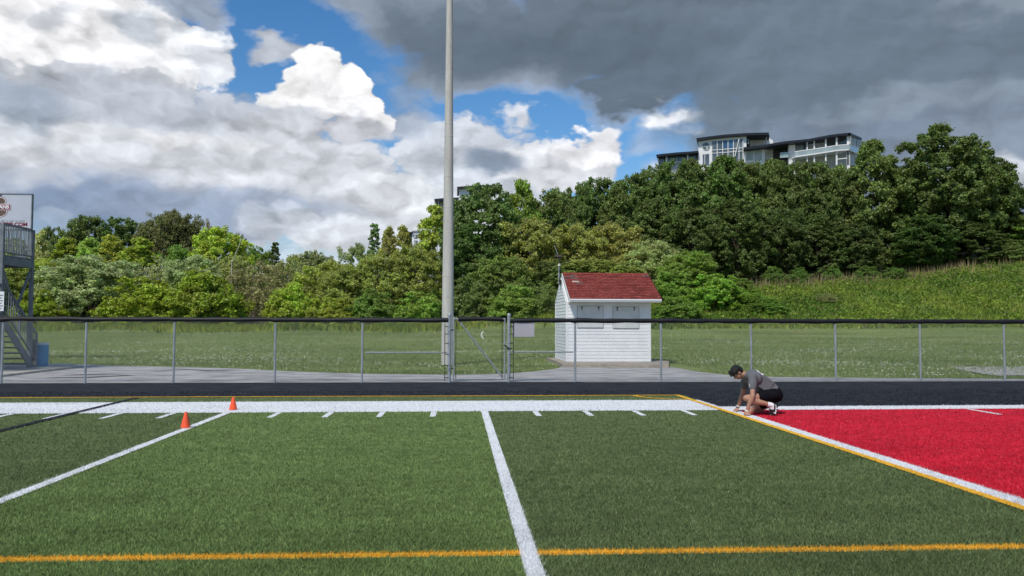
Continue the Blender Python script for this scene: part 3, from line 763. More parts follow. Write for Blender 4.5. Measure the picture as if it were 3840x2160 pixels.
bx2 = mp(455, 765, YS+0.9); MB().box(sl-0.10, sl-0.02, YR-0.35, YR-0.22, bx2[2]-0.1, bx2[2]+0.1).build('junction_box', DARKIRON, mo)
eb = mp(385, 780, YM); MB().bar((eb[0]-0.05, YM, eb[2]-0.05), (sl, YM-0.1, eb[2]+0.05), 0.05, 0.06).build('elbow', GALV, mo)

# ------------------------------------------------------------------ cones
CONE = mat('orange_plastic', (0.92, 0.105, 0.035), 0.45, 0.06, 8, spec=0.4)
def cone(px, py, h, r, label):
    p = G(px, py)
    t = thing('training_cone', label, 'cone', (p[0], p[1], 0.012), 'orange training cones')
    MB().lathe((p[0], p[1], 0.012), [(r, 0.012), (r*0.97, 0.03), (r*0.30, h-0.012), (r*0.24, h), (r*0.12, h), (r*0.12, h-0.03)], 24).build('body', CONE, t, True)
    MB().lathe((p[0], p[1], 0.012), [(r*1.04, 0), (r*1.06, 0.012), (r*0.96, 0.014)], 24).build('rim', CONE, t, True)
cone(696, 1606, 0.235, 0.069, 'orange plastic cone on the yard line, standing just inside the field')
cone(874, 1538, 0.228, 0.070, 'orange plastic cone on the white border where the yard line ends')

# ------------------------------------------------------------------ staircase tower at the left
XT = float(at(122, 1203, 28.2)[0]); YN, YFAR = 26.3, 28.2
tower = thing('stair_tower', 'grey steel stair tower with railed platform beside the blue barrel', 'staircase', (XT-1.2, 27.2, 0.07))
def tz(y, Y): return float(at(60, y, Y)[2])
zd = tz(952, YN); ztop = tz(838, YN)
XW = XT-4.2
dk = MB(); dk.box(XW, XT, YN, YFAR, zd-0.06, zd-0.02)
dk.build('platform', GREYPAINT, tower)
for (a, b) in (((XT-0.04, YN+0.03, zd-0.20), (XT-0.04, YFAR-0.03, zd-0.20)), ((XW, YN+0.03, zd-0.20), (XT-0.09, YN+0.03, zd-0.20)), ((XW, YFAR-0.03, zd-0.20), (XT-0.09, YFAR-0.03, zd-0.20))):
    MB().bar(a, b, 0.08, 0.26).build('beam', GREYPAINT, tower)
for (x, y, zz) in ((XT-0.05, YN+0.05, ztop), (XT-0.05, YFAR-0.05, ztop), (XW+0.05, YN+0.05, ztop), (XW+0.05, YFAR-0.05, ztop)):
    MB().box(x-0.055, x+0.055, y-0.055, y+0.055, 0.06, zz).build('leg', GREYPAINT, tower)
def railing(a, b, h, n, lowgap=0.1, name='railing'):
    a = Vector([float(c) for c in a]); b = Vector([float(c) for c in b]); up = Vector((0, 0, 1))
    r = MB().bar(a+up*h, b+up*h, 0.05, 0.06).build('top_rail', GREYPAINT, tower)
    MB().bar(a+up*lowgap, b+up*lowgap, 0.035, 0.05).build('bottom_rail', GREYPAINT, tower)
    for i in range(n):
        t = (i+0.5)/n; p = a.lerp(b, t)
        MB().bar(p+up*lowgap, p+up*h, 0.025, 0.025).build('baluster', GREYPAINT, tower)
hr = ztop-zd
railing((XT-0.05, YN+0.11, zd), (XT-0.05, YFAR-0.11, zd), hr, 17, 0.06)
railing((XW+0.11, YFAR-0.05, zd), (XT-0.11, YFAR-0.05, zd), hr, 30, 0.06)
MB().bar((XT-0.05, YFAR-0.15, zd-0.45), (XT-0.05, YN+0.95, zd-1.75), 0.06, 0.07).build('knee_brace', GREYPAINT, tower)
MB().bar((XT-0.05, YN+0.12, zd-0.45), (XT-0.05, YN+0.75, zd-1.6), 0.05, 0.05).build('knee_brace', GREYPAINT, tower)
# lower flight: climbs towards the field from the pad
zl = 1.80; y0s, y1s = 28.35, 26.35; xs0, xs1 = XT-1.25, XT-0.02
for x in (xs0, xs1): MB().bar((x, y0s, 0.02), (x, y1s, zl-0.05), 0.05, 0.26).build('stringer', GREYPAINT, tower)
TREAD = mat('dark_tread', (0.05, 0.055, 0.06), 0.7)
for i in range(9):
    t = (i+0.5)/9; y = y0s+(y1s-y0s)*t; z = 0.10+(zl-0.1)*t
    MB().box(xs0+0.03, xs1-0.03, y-0.13, y+0.13, z-0.03, z+0.02).build('tread', TREAD, tower)
railing((xs1+0.03, y0s+0.12, 0.22), (xs1+0.03, y1s, zl+0.12), 0.98, 15, 0.10)
MB().box(xs1+0.0, xs1+0.06, y0s+0.09, y0s+0.15, 0.06, 1.24).build('newel_post', GREYPAINT, tower)
MB().box(xs1+0.0, xs1+0.06, 27.35, 27.41, 0.85, 2.0).build('newel_post', GREYPAINT, tower)
MB().box(XT-2.7, XT+0.02, 25.2, y1s, zl-0.08, zl).build('landing', GREYPAINT, tower)
for (x, y) in ((XT-0.02, 25.25), (XT-2.6, 25.25), (XT-2.6, 26.3)): MB().box(x-0.05, x+0.05, y-0.05, y+0.05, 0.06, zl+1.0).build('landing_post', GREYPAINT, tower)
railing((XT-2.6, 25.22, zl), (XT-0.02, 25.22, zl), 1.0, 20, 0.08)
railing((XT-0.02, 25.3, zl), (XT-0.02, 26.3, zl), 1.0, 8, 0.08)
# upper flight
for x in (XT-2.65, XT-1.42): MB().bar((x, 26.4, zl-0.1), (x, 28.1, zd-0.15), 0.05, 0.26).build('stringer', GREYPAINT, tower)
for i in range(9):
    t = (i+0.5)/9; y = 26.4+1.7*t; z = zl+(zd-zl)*t
    MB().box(XT-2.62, XT-1.45, y-0.12, y+0.12, z-0.03, z+0.01).build('tread', TREAD, tower)
railing((XT-1.38, 26.4, zl+0.1), (XT-1.38, 28.1, zd), 0.95, 12, 0.1)
# paper notice on the landing rail
a, b = at(-22, 1093, 25.15), at(13, 1166, 25.15)
nt_ = thing('paper_notice', 'white printed notice fixed to the staircase landing rail', 'notice', (a[0], 25.15, b[2]))
MB().box(a[0], b[0], 25.155, 25.165, b[2], a[2]).build('sheet', mat('paper_white', (0.72, 0.74, 0.76), 0.7, 0.04, 4), nt_)
for i in range(6):
    z = a[2]-0.1-0.08*i
    MB().box(a[0]+0.04, b[0]-0.03-0.03*(i % 2), 25.151, 25.154, z-0.035, z).build('print_line', mat('print_grey', (0.25, 0.26, 0.28), 0.8), nt_)
# barrels
def barrel(px, py, h, r, m, lidm, label, Y=None):
    p = G(px, py, 0.07); 
    t = thing('barrel', label, 'barrel', (p[0], p[1], 0.07))
    pr = [(r*0.93, 0)]
    for i in range(1, 12):
        z = h*i/12; pr.append((r*(1.0+(0.03 if i in (4, 8) else 0)), z))
    pr += [(r, h-0.02), (r*0.97, h)]
    MB().lathe(p, pr, 24).build('drum', m, t, True)
    MB().lathe((p[0], p[1], p[2]+h), [(r*1.03, -0.05), (r*1.05, 0.0), (r*1.03, 0.02), (r*0.9, 0.02)], 24).build('lid', lidm, t, True)
barrel(156, 1374, 0.80, 0.205, mat('blue_plastic', (0.06, 0.27, 0.47), 0.5, 0.12, 5), mat('barrel_rim', (0.6, 0.66, 0.7), 0.6), 'blue plastic barrel standing at the foot of the steel staircase')
barrel(118, 1356, 0.85, 0.19, mat('black_plastic', (0.02, 0.02, 0.022), 0.5, 0.2, 5), mat('barrel_rim_dark', (0.06, 0.06, 0.065), 0.6), 'black barrel half hidden behind the staircase railing')

# ------------------------------------------------------------------ sponsor board behind the tower
YBB = 34.0
bt, bb = at(60, 729, YBB), at(60, 860, YBB); xr = float(at(117, 800, YBB)[0]); xl = xr-3.6
bill = thing('billboard', 'white sponsor board with brown logo and red lettering above the steel platform', 'billboard', (xl+1.2, YBB, 0))
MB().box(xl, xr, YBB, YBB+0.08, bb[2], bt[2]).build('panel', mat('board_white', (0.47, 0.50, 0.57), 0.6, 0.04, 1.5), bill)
fr2 = MB(); w_ = 0.035
for q in ((xl-w_, xl-0.001, bb[2]-w_, bt[2]+w_), (xr+0.001, xr+w_, bb[2]-w_, bt[2]+w_), (xl, xr, bt[2]+0.001, bt[2]+w_), (xl, xr, bb[2]-w_, bb[2]-0.001)): fr2.box(q[0], q[1], YBB-0.02, YBB+0.10, q[2], q[3])
fr2.build('frame', GREYPAINT, bill)
for x in (xl+0.5, xl+2.0): MB().box(x-0.09, x+0.09, YBB+0.12, YBB+0.30, -0.2, bt[2]-0.1).build('post', GREYPAINT, bill)
MAROON = mat('print_maroon', (0.23, 0.025, 0.05), 0.6); BROWN = mat('print_brown', (0.13, 0.085, 0.065), 0.6); INK = mat('print_light', (0.66, 0.64, 0.66), 0.6); SLATE = mat('print_slate', (0.10, 0.13, 0.16), 0.6)
def bp(zx, zyy): q = at(zx/5.17, 720+zyy/5.17, YBB-0.006); return float(q[0]), float(q[2])
def disc(cx, cz, rx, rz, y, m, name):
    mb = MB(); mb.prism([(cx+rx*math.cos(t), y, cz+rz*math.sin(t)) for t in np.linspace(0, 2*math.pi, 40, endpoint=False)], (0, 0.003, 0)); return mb.build(name, m, bill)
pxm = 34.0/2981/5.17
cx, cz = bp(-15, 290)
for (dz, rx, rz) in ((105*pxm, 125*pxm, 92*pxm), (-85*pxm, 150*pxm, 112*pxm)):
    disc(cx, cz+dz, rx, rz, YBB-0.004, MAROON, 'logo_shadow'); disc(cx, cz+dz, rx-8*pxm, rz-8*pxm, YBB-0.008, INK, 'logo_outline'); disc(cx, cz+dz, rx-22*pxm, rz-22*pxm, YBB-0.012, BROWN, 'logo_oval')
x0, z0 = bp(-240, 350); x1, z1 = bp(215, 232)
MB().box(x0, x1, YBB-0.017, YBB-0.014, z0, z1).build('logo_border', INK, bill)
MB().box(x0+0.02, x1-0.02, YBB-0.021, YBB-0.0185, z0+0.025, z1-0.025).build('logo_band', MAROON, bill)
q = [bp(-300, 35), bp(55, 35), bp(25, 90), bp(-300, 90)]
MB().prism([(a_, YBB-0.005, b_) for a_, b_ in q], (0, 0.003, 0)).build('corner_flash', SLATE, bill)
def text(s_, x, z, size, y, m, parent, name, align='RIGHT', sx=1.0, bold=0.0):
    cu = bpy.data.curves.new(name, 'FONT'); cu.body = s_; cu.size = size; cu.align_x = align; cu.extrude = 0.002; cu.offset = bold
    o = bpy.data.objects.new(name, cu); C.objects.link(o)
    me = bpy.data.meshes.new_from_object(o.evaluated_get(bpy.context.evaluated_depsgraph_get()))
    bpy.data.objects.remove(o); bpy.data.curves.remove(cu)
    o = link(name, me, m, parent); me.transform(Matrix.Rotation(math.pi/2, 4, 'X')); me.transform(Matrix.Diagonal((sx, 1, 1, 1)))
    o.location = Vector((x, y, z)) - wloc(parent); return o
tx, tz_ = bp(180, 322); text('LANS', tx, tz_, 0.20, YBB-0.025, INK, bill, 'lettering', sx=1.05, bold=0.012)
tx, tz_ = bp(530, 660); text('ATSIB.COM', tx, tz_, 0.20, YBB-0.006, MAROON, bill, 'lettering', sx=1.12, bold=0.008)
tx, tz_ = bp(485, 583)
rs = random.Random(5); x = tx
for w__ in (9, 4, 2, 4, 5):
    for _ in range(w__):
        MB().box(x-0.032, x-0.010, YBB-0.006, YBB-0.003, tz_, tz_+0.075).build('small_print', mat('print_grey2', (0.30, 0.32, 0.36), 0.7), bill); x -= 0.044
    x -= 0.045

# ------------------------------------------------------------------ buildings on the hill
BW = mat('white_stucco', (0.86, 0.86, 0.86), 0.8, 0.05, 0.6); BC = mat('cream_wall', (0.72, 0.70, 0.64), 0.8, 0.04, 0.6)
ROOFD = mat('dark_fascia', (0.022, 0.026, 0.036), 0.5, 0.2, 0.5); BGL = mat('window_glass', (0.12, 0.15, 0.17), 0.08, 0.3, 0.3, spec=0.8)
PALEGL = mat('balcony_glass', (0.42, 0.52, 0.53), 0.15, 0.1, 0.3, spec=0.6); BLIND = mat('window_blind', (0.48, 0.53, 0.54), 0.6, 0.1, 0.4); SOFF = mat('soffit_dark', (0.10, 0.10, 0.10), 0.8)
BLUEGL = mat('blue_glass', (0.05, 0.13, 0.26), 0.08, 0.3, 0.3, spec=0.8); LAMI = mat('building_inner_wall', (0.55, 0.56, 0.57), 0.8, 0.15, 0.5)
YH = 180.0
def W(px, py, dy=0.0): q = at(px, py, YH+dy); return (float(q[0]), YH+dy, float(q[2]))
KX = float(at(2800, 560, YH)[0])/YH                     # the block's end walls run back along this slant
def panel(name, pts, dy, th, m, parent):                 # outline in the facade plane, given real depth
    mb = MB(); mb.prism([W(x, y, dy) for x, y in pts], (th*KX, th, 0)); return mb.build(name, m, parent)
xc = float(at(2800, 560, YH)[0])
house = thing('hilltop_apartments', 'white modern apartment building with sweeping dark roofs above the trees', 'building', (xc, YH, hz1(xc, YH)))
def down(x, dy=0): return (x, 985)
# tall centre block
panel('wall', [(2619, 527), (2700, 514), (2799, 508), (2799, 985), (2619, 985)], 0.0, 9.0, BW, house)
panel('roof', [(2611, 518), (2660, 511), (2720, 504), (2800, 498.5), (2883, 496.5), (2884, 505), (2800, 507.5), (2720, 513), (2660, 520), (2612, 527.5)], -1.0, 12.0, ROOFD, house)
panel('wall', [(2812, 513), (2873, 508), (2873, 600), (2812, 600)], 4.0, 5.0, BC, house)
panel('column', [(2872, 506), (2876, 506), (2876, 600), (2872, 600)], 1.0, 0.6, LAMI, house)
panel('wall', [(2876, 512), (2899, 527), (2899, 600), (2876, 600)], 4.5, 4.0, BW, house)
panel('soffit', [(2800, 508), (2883, 505.5), (2886, 508), (2800, 513)], 0.5, 8.0, SOFF, house)
wn = panel('window', [(2803, 522), (2809, 521), (2809, 541), (2803, 541)], 0.0, 0.05, BGL, house); wn.location.y -= 0.06
cw_ = MB(); cw_.prism([W(2648+13.7*math.cos(t), 548.5+13.7*math.sin(t), -0.05) for t in np.linspace(0, 2*math.pi, 28, endpoint=False)], (0, 0.04, 0)); rw = cw_.build('round_window', BGL, house)
rg = MB()
for t in np.linspace(0, 2*math.pi, 28, endpoint=False):
    t2 = t+2*math.pi/28; P_ = lambda r, a: W(2648+r*math.cos(a), 548.5+r*math.sin(a), -0.12)
    rg.prism([P_(13.4, t), P_(13.4, t2), P_(15, t2), P_(15, t)], (0, 0.1, 0))
rg.build('frame', LAMI, rw); panel('mullion', [(2634, 549), (2662, 547), (2662, 548.6), (2634, 550.6)], -0.12, 0.06, BW, rw)
panel('pane', [(2647, 552), (2657, 551), (2654, 560), (2648, 561)], -0.09, 0.03, BLIND, rw)
mx_ = [2670.6, 2689.4, 2710, 2730, 2750.5, 2771.4, 2786]
glass = panel('curtain_wall', [(2669, 529), (2787, 519), (2787, 620), (2669, 620)], -0.06, 0.03, LAMI, house)
for i, (a, b) in enumerate(zip(mx_[:-1], mx_[1:])):
    ty = lambda x: 529.5-(x-2670)*0.083
    m1 = BLUEGL if i in (2, 3) else BGL
    panel('pane', [(a+1.2, ty(a)+1), (b-1.2, ty(b)+1), (b-1.2, ty(b)+32), (a+1.2, ty(a)+32.5)], -0.14, 0.04, m1, glass)
    panel('pane', [(a+1.2, ty(a)+35), (b-1.2, ty(b)+34.5), (b-1.2, ty(b)+44), (a+1.2, ty(a)+44)], -0.14, 0.04, BGL, glass)
    panel('pane', [(a+1.2, ty(a)+47), (b-1.2, ty(b)+46.5), (b-1.2, ty(b)+84), (a+1.2, ty(a)+84)], -0.14, 0.04, BGL, glass)
    panel('mullion', [(b-1.2, ty(b)), (b+1.2, ty(b)), (b+1.2, 620), (b-1.2, 620)], -0.3, 0.2, BW, glass)
panel('transom', [(2670, 562), (2786, 553), (2786, 555), (2670, 564)], -0.28, 0.2, BW, glass)
panel('transom', [(2670, 574), (2786, 565), (2786, 567), (2670, 576)], -0.28, 0.2, BW, glass)
panel('raking_strut', [(2769.5, 521), (2772.5, 521), (2757, 587), (2754.5, 587)], -0.7, 0.3, BW, house)
lw2 = panel('window', [(2635, 579), (2659.5, 577), (2659.5, 620), (2635, 620)], -0.06, 0.05, BGL, house)
panel('mullion', [(2642, 578), (2644, 578), (2644, 620), (2642, 620)], -0.12, 0.05, BW, lw2)
# left wing
panel('roof', [(2460, 580), (2480, 577), (2540, 571), (2600, 567), (2619, 565), (2619, 573), (2600, 574.5), (2540, 579), (2480, 585.5), (2462, 589)], -1.0, 10.0, ROOFD, house)
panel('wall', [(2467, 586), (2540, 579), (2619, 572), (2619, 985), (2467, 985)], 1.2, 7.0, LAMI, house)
for (a, b) in ((2470, 2496), (2502, 2536), (2540, 2574), (2582, 2616)):
    t = lambda x: 588-(x-2467)*0.092
    panel('window', [(a, t(a)+2), (b, t(b)+2), (b, t(b)+34), (a, t(a)+34)], 1.1, 0.06, BGL, house)
for a in (2465, 2496.5, 2576): panel('column', [(a, 586-(a-2467)*0.09), (a+5, 586-(a-2467)*0.09), (a+5, 640), (a, 640)], 0.2, 0.8, BW, house)
panel('sill_band', [(2480, 611), (2576, 603), (2576, 606), (2480, 614)], 0.9, 0.3, BW, house)
# right wing under the S-curved roof
rt = [(2788, 552), (2820, 548), (2870, 542), (2910, 535), (2945, 529.5), (2990, 525), (3034, 520.5), (3070, 513.5), (3106, 506.5), (3146, 501), (3180, 498), (3189, 498)]
rb = [(x, y+9.0) for x, y in rt]
mb = MB(); pr_ = [W(x, y, -2.0) for x, y in rt] + [W(x, y, -2.0) for x, y in rb[::-1]]
mb.prism(pr_, (2.4*KX, 2.4, 0)); mb.build('roof', ROOFD, house)
# the receding end of that roof
e0 = at(3189, 498, YH-2); e1 = at(3189, 507, YH-2); sc_ = (YH+12)/(YH-2)
f0 = at(3232, 517, YH+13); f1 = at(3232, 525, YH+13); g0_ = at(3246, 533, YH+22); g1_ = at(3246, 538, YH+22)
mb = MB(); mb.add([e0, e1, f1, f0, tuple(np.array(e0)+(-0.5, 0, 0)), tuple(np.array(e1)+(-0.5, 0, 0)), tuple(np.array(f1)+(-0.5, 0, 0)), tuple(np.array(f0)+(-0.5, 0, 0))], [(0, 1, 2, 3), (4, 7, 6, 5), (0, 3, 7, 4), (1, 5, 6, 2), (0, 4, 5, 1), (3, 2, 6, 7)]); mb.build('roof', ROOFD, house)
mb = MB(); top = [W(x, y+2.5, 0.5) for x, y in rt]
mb.prism(top + [tuple(np.array(top[-1])+(0, 0, -1.0)), tuple(np.array(top[0])+(0, 0, -0.4))], (0, 12, 0)); mb.build('roof_deck', SOFF, house)
panel('wall', [(2788, 561), (2868, 552), (2868, 985), (2788, 985)], 0.4, 8, BW, house)
for (a, b) in ((2800, 2825), (2831, 2857)):
    w3 = panel('window', [(a, 563.5-(a-2800)*0.09), (b, 563.5-(b-2800)*0.09), (b, 600), (a, 600)], 0.3, 0.06, BLIND, house)
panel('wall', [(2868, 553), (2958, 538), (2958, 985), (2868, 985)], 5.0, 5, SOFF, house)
panel('window', [(2935, 558), (2955, 556), (2955, 569), (2935, 571)], 4.9, 0.06, BGL, house)
panel('balcony_glass', [(2925, 572), (2956, 569.5), (2956, 590), (2925, 592)], -0.5, 0.08, PALEGL, house)
panel('wall', [(2957, 541), (2982, 538), (2982, 985), (2957, 985)], 0.2, 9, BW, house)
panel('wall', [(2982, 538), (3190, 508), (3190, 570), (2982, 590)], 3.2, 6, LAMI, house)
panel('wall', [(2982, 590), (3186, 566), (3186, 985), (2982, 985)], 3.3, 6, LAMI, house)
for (a, b, m1) in ((2984, 2989, BLIND), (2990, 3012, PALEGL), (3015, 3022, BGL), (3030, 3050, BLIND), (3060, 3090, BLIND), (3100, 3133, BGL), (3141, 3175, BGL)):
    t = lambda x: 546-(x-2984)*0.135
    panel('window', [(a, t(a)), (b, t(b)), (b, t(b)+34), (a, t(a)+34)], 3.05, 0.1, m1, house)
for a, w_ in ((3025, 4), (3051, 5), (3094, 5.5), (3134.5, 6), (3176, 7), (3185.5, 2.5)):
    panel('column', [(a, 531-(a-3025)*0.148), (a+w_, 531-(a-3025)*0.148), (a+w_, 620), (a, 620)], -1.2, 0.5, BW, house)
rl_ = [(2982, 567), (3016, 562.5), (3052, 557.5), (3095, 550.5), (3137, 544), (3160, 541.8), (3188, 540.8)]
mb = MB(); mb.prism([W(x, y, -1.8) for x, y in rl_] + [W(x, y+3.0, -1.8) for x, y in rl_[::-1]], (0, 0.3, 0)); mb.build('balcony_rail', BW, house)
mb = MB(); mb.prism([W(x, y+3.2, -1.75) for x, y in rl_] + [W(x, y+18, -1.75) for x, y in rl_[::-1]], (0, 0.12, 0))
bgl = mb.build('balcony_glass', MATS.get('thin_glass') or mat('thin_glass', (0.36, 0.44, 0.45), 0.2, 0.2, 0.25, spec=0.6), house)
mb = MB(); mb.prism([W(x, y+18.2, -1.8) for x, y in rl_] + [W(x, y+22.5, -1.8) for x, y in rl_[::-1]], (0, 5.0, 0)); mb.build('balcony_slab', BW, house)
for x, y in ((3118, 556), (3148, 551), (3166, 550), (3060, 566), (3036, 572)): panel('balcony_chair', [(x, y), (x+7, y), (x+7, y+8), (x+5, y+5), (x+2, y+5), (x, y+8)], 0.5, 0.6, SOFF, house)
# end wall turning away, its windows and rail
def side(name, pts, m, th=0.3):      # pts: (px,py,depth)
    mb = MB(); v = [at(x, y, YH+d) for x, y, d in pts]; n = len(v); v2 = [tuple(np.array(q)+(-th, 0, 0)) for q in v]
    mb.add([tuple(q) for q in v]+v2, [tuple(range(n)), tuple(range(2*n-1, n-1, -1))]+[(i, (i+1) % n, n+(i+1) % n, n+i) for i in range(n)]); return mb.build(name, m, house)
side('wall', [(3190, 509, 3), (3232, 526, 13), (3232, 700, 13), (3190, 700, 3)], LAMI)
side('wall', [(3222, 524, 11), (3248, 540, 22), (3248, 700, 22), (3222, 700, 11)], BW)
for (a, b) in ((3193, 3198), (3201, 3212), (3215, 3220)):
    t = lambda x: 512+(x-3190)*0.42; d = lambda x: 1.5+(x-3190)*0.24
    side('window', [(a, t(a), d(a)), (b, t(b), d(b)), (b, t(b)+46, d(b)), (a, t(a)+46, d(a))], BLIND, 0.05)
side('balcony_rail', [(3188, 541, -1.8), (3222, 556, 6.5), (3222, 559, 6.5), (3188, 544, -1.8)], BW)
side('balcony_glass', [(3188, 545, -1.8), (3222, 560, 6.5), (3222, 577, 6.5), (3188, 559, -1.8)], PALEGL, 0.1)
side('balcony_slab', [(3188, 560, -1.8), (3216, 573, 5), (3216, 577, 5), (3188, 564, -1.8)], BW)
panel('column', [(3137, 565), (3140, 565), (3140, 640), (3137, 640)], -1.0, 0.5, BW, house)
panel('column', [(3177, 563), (3187, 563), (3187, 640), (3177, 640)], -1.2, 0.7, BW, house)
panel('window_sill', [(3140, 595), (3178, 591), (3178, 594), (3140, 598)], -1.0, 0.4, BW, house)
# flat-roofed house behind the maple by the pole
YH2 = 165.0
def W2(px, py, dy=0.0): q = at(px, py, YH2+dy); return (float(q[0]), YH2+dy, float(q[2]))
xc2 = float(at(1760, 720, YH2)[0])
h2 = thing('flat_roof_house', 'dark flat-roofed house almost hidden behind the big maple by the pole', 'building', (xc2, YH2, hz1(xc2, YH2)))
def panel2(name, pts, dy, th, m): mb = MB(); mb.prism([W2(x, y, dy) for x, y in pts], (0, th, 0)); return mb.build(name, m, h2)
panel2('roof', [(1714, 700), (1790, 695), (1884, 692), (1884, 698), (1790, 701), (1714, 706)], -1, 10, ROOFD)
panel2('wall', [(1722, 705), (1880, 698), (1880, 1090), (1722, 1090)], 0, 8, BW)
panel2('roof', [(1628, 746), (1660, 743), (1720, 740), (1720, 748), (1660, 751), (1630, 754.5)], -1.5, 9, ROOFD)
panel2('wall', [(1650, 752), (1722, 747), (1722, 1090), (1650, 1090)], 2.0, 6, LAMI)
for a in (1632, 1643): panel2('column', [(a, 754), (a+3, 754), (a+3, 950), (a, 950)], -1.0, 0.3, BW)
panel2('balcony_slab', [(1632, 800), (1660, 798), (1660, 803), (1632, 805)], -1.2, 5, BW)
# apartment block far left of the pole
YH3 = 230.0
def W3(px, py, dy=0.0): q = at(px, py, YH3+dy); return (float(q[0]), YH3+dy, float(q[2]))
xc3 = float(at(1570, 900, YH3)[0])
h3 = thing('apartment_block', 'pale grey apartment block with square windows showing above the poplars', 'building', (xc3, YH3, hz1(xc3, YH3)))
def panel3(name, pts, dy, th, m, par=None): mb = MB(); mb.prism([W3(x, y, dy) for x, y in pts], (0, th, 0)); return mb.build(name, m, par or h3)
panel3('wall', [(1545, 868), (1600, 867), (1600, 1180), (1545, 1180)], 0, 12, BW)
panel3('wall', [(1519, 872), (1545, 872), (1545, 1180), (1519, 1180)], 2.5, 9, LAMI)
panel3('roof', [(1515, 869.5), (1547, 869.5), (1547, 872.5), (1515, 872.5)], -0.8, 10, ROOFD)
panel3('parapet', [(1544, 864.5), (1601, 863.5), (1601, 867), (1544, 868)], -0.4, 12.8, mat('parapet_grey', (0.45, 0.46, 0.48), 0.8))
for r in range(6):
    for (a, b) in ((1552, 1565.5), (1572, 1583.5), (1592, 1599)):
        y = 879+r*23
        wd = panel3('window', [(a, y), (b, y), (b, y+15), (a, y+15)], -0.1, 0.06, BGL)
        panel3('mullion', [((a+b)/2-0.6, y), ((a+b)/2+0.6, y), ((a+b)/2+0.6, y+15), ((a+b)/2-0.6, y+15)], -0.2, 0.08, BLIND, wd)
        panel3('pane', [(a+1, y+3), ((a+b)/2-1, y+3), ((a+b)/2-1, y+14), (a+1, y+14)], -0.16, 0.04, BLIND if (r+int(a)) % 3 else BGL, wd)
    panel3('balcony', [(1522, 882+r*23), (1545, 882+r*23), (1545, 884.5+r*23), (1522, 884.5+r*23)], 0.0, 2.2, ROOFD)
# small bent white pipe in the lawn
pw = at(1807, 1252, 58.0); gz = hz1(pw[0], 58.0)
cp = MB(); cp.tube([(pw[0]+0.12, 58, gz-0.05), (pw[0]+0.02, 58, gz+0.14), (pw[0]-0.03, 58, gz+0.30), (pw[0]+0.02, 58, gz+0.45), (pw[0]+0.14, 58, gz+0.54)], [0.05, 0.06, 0.06, 0.055, 0.03], 8)
tag(cp.build('bent_pipe', mat('white_pvc', (0.75, 0.76, 0.72), 0.5), loc=(pw[0], 58, gz)), 'small white bent pipe sticking out of the lawn behind the gate', 'pipe')

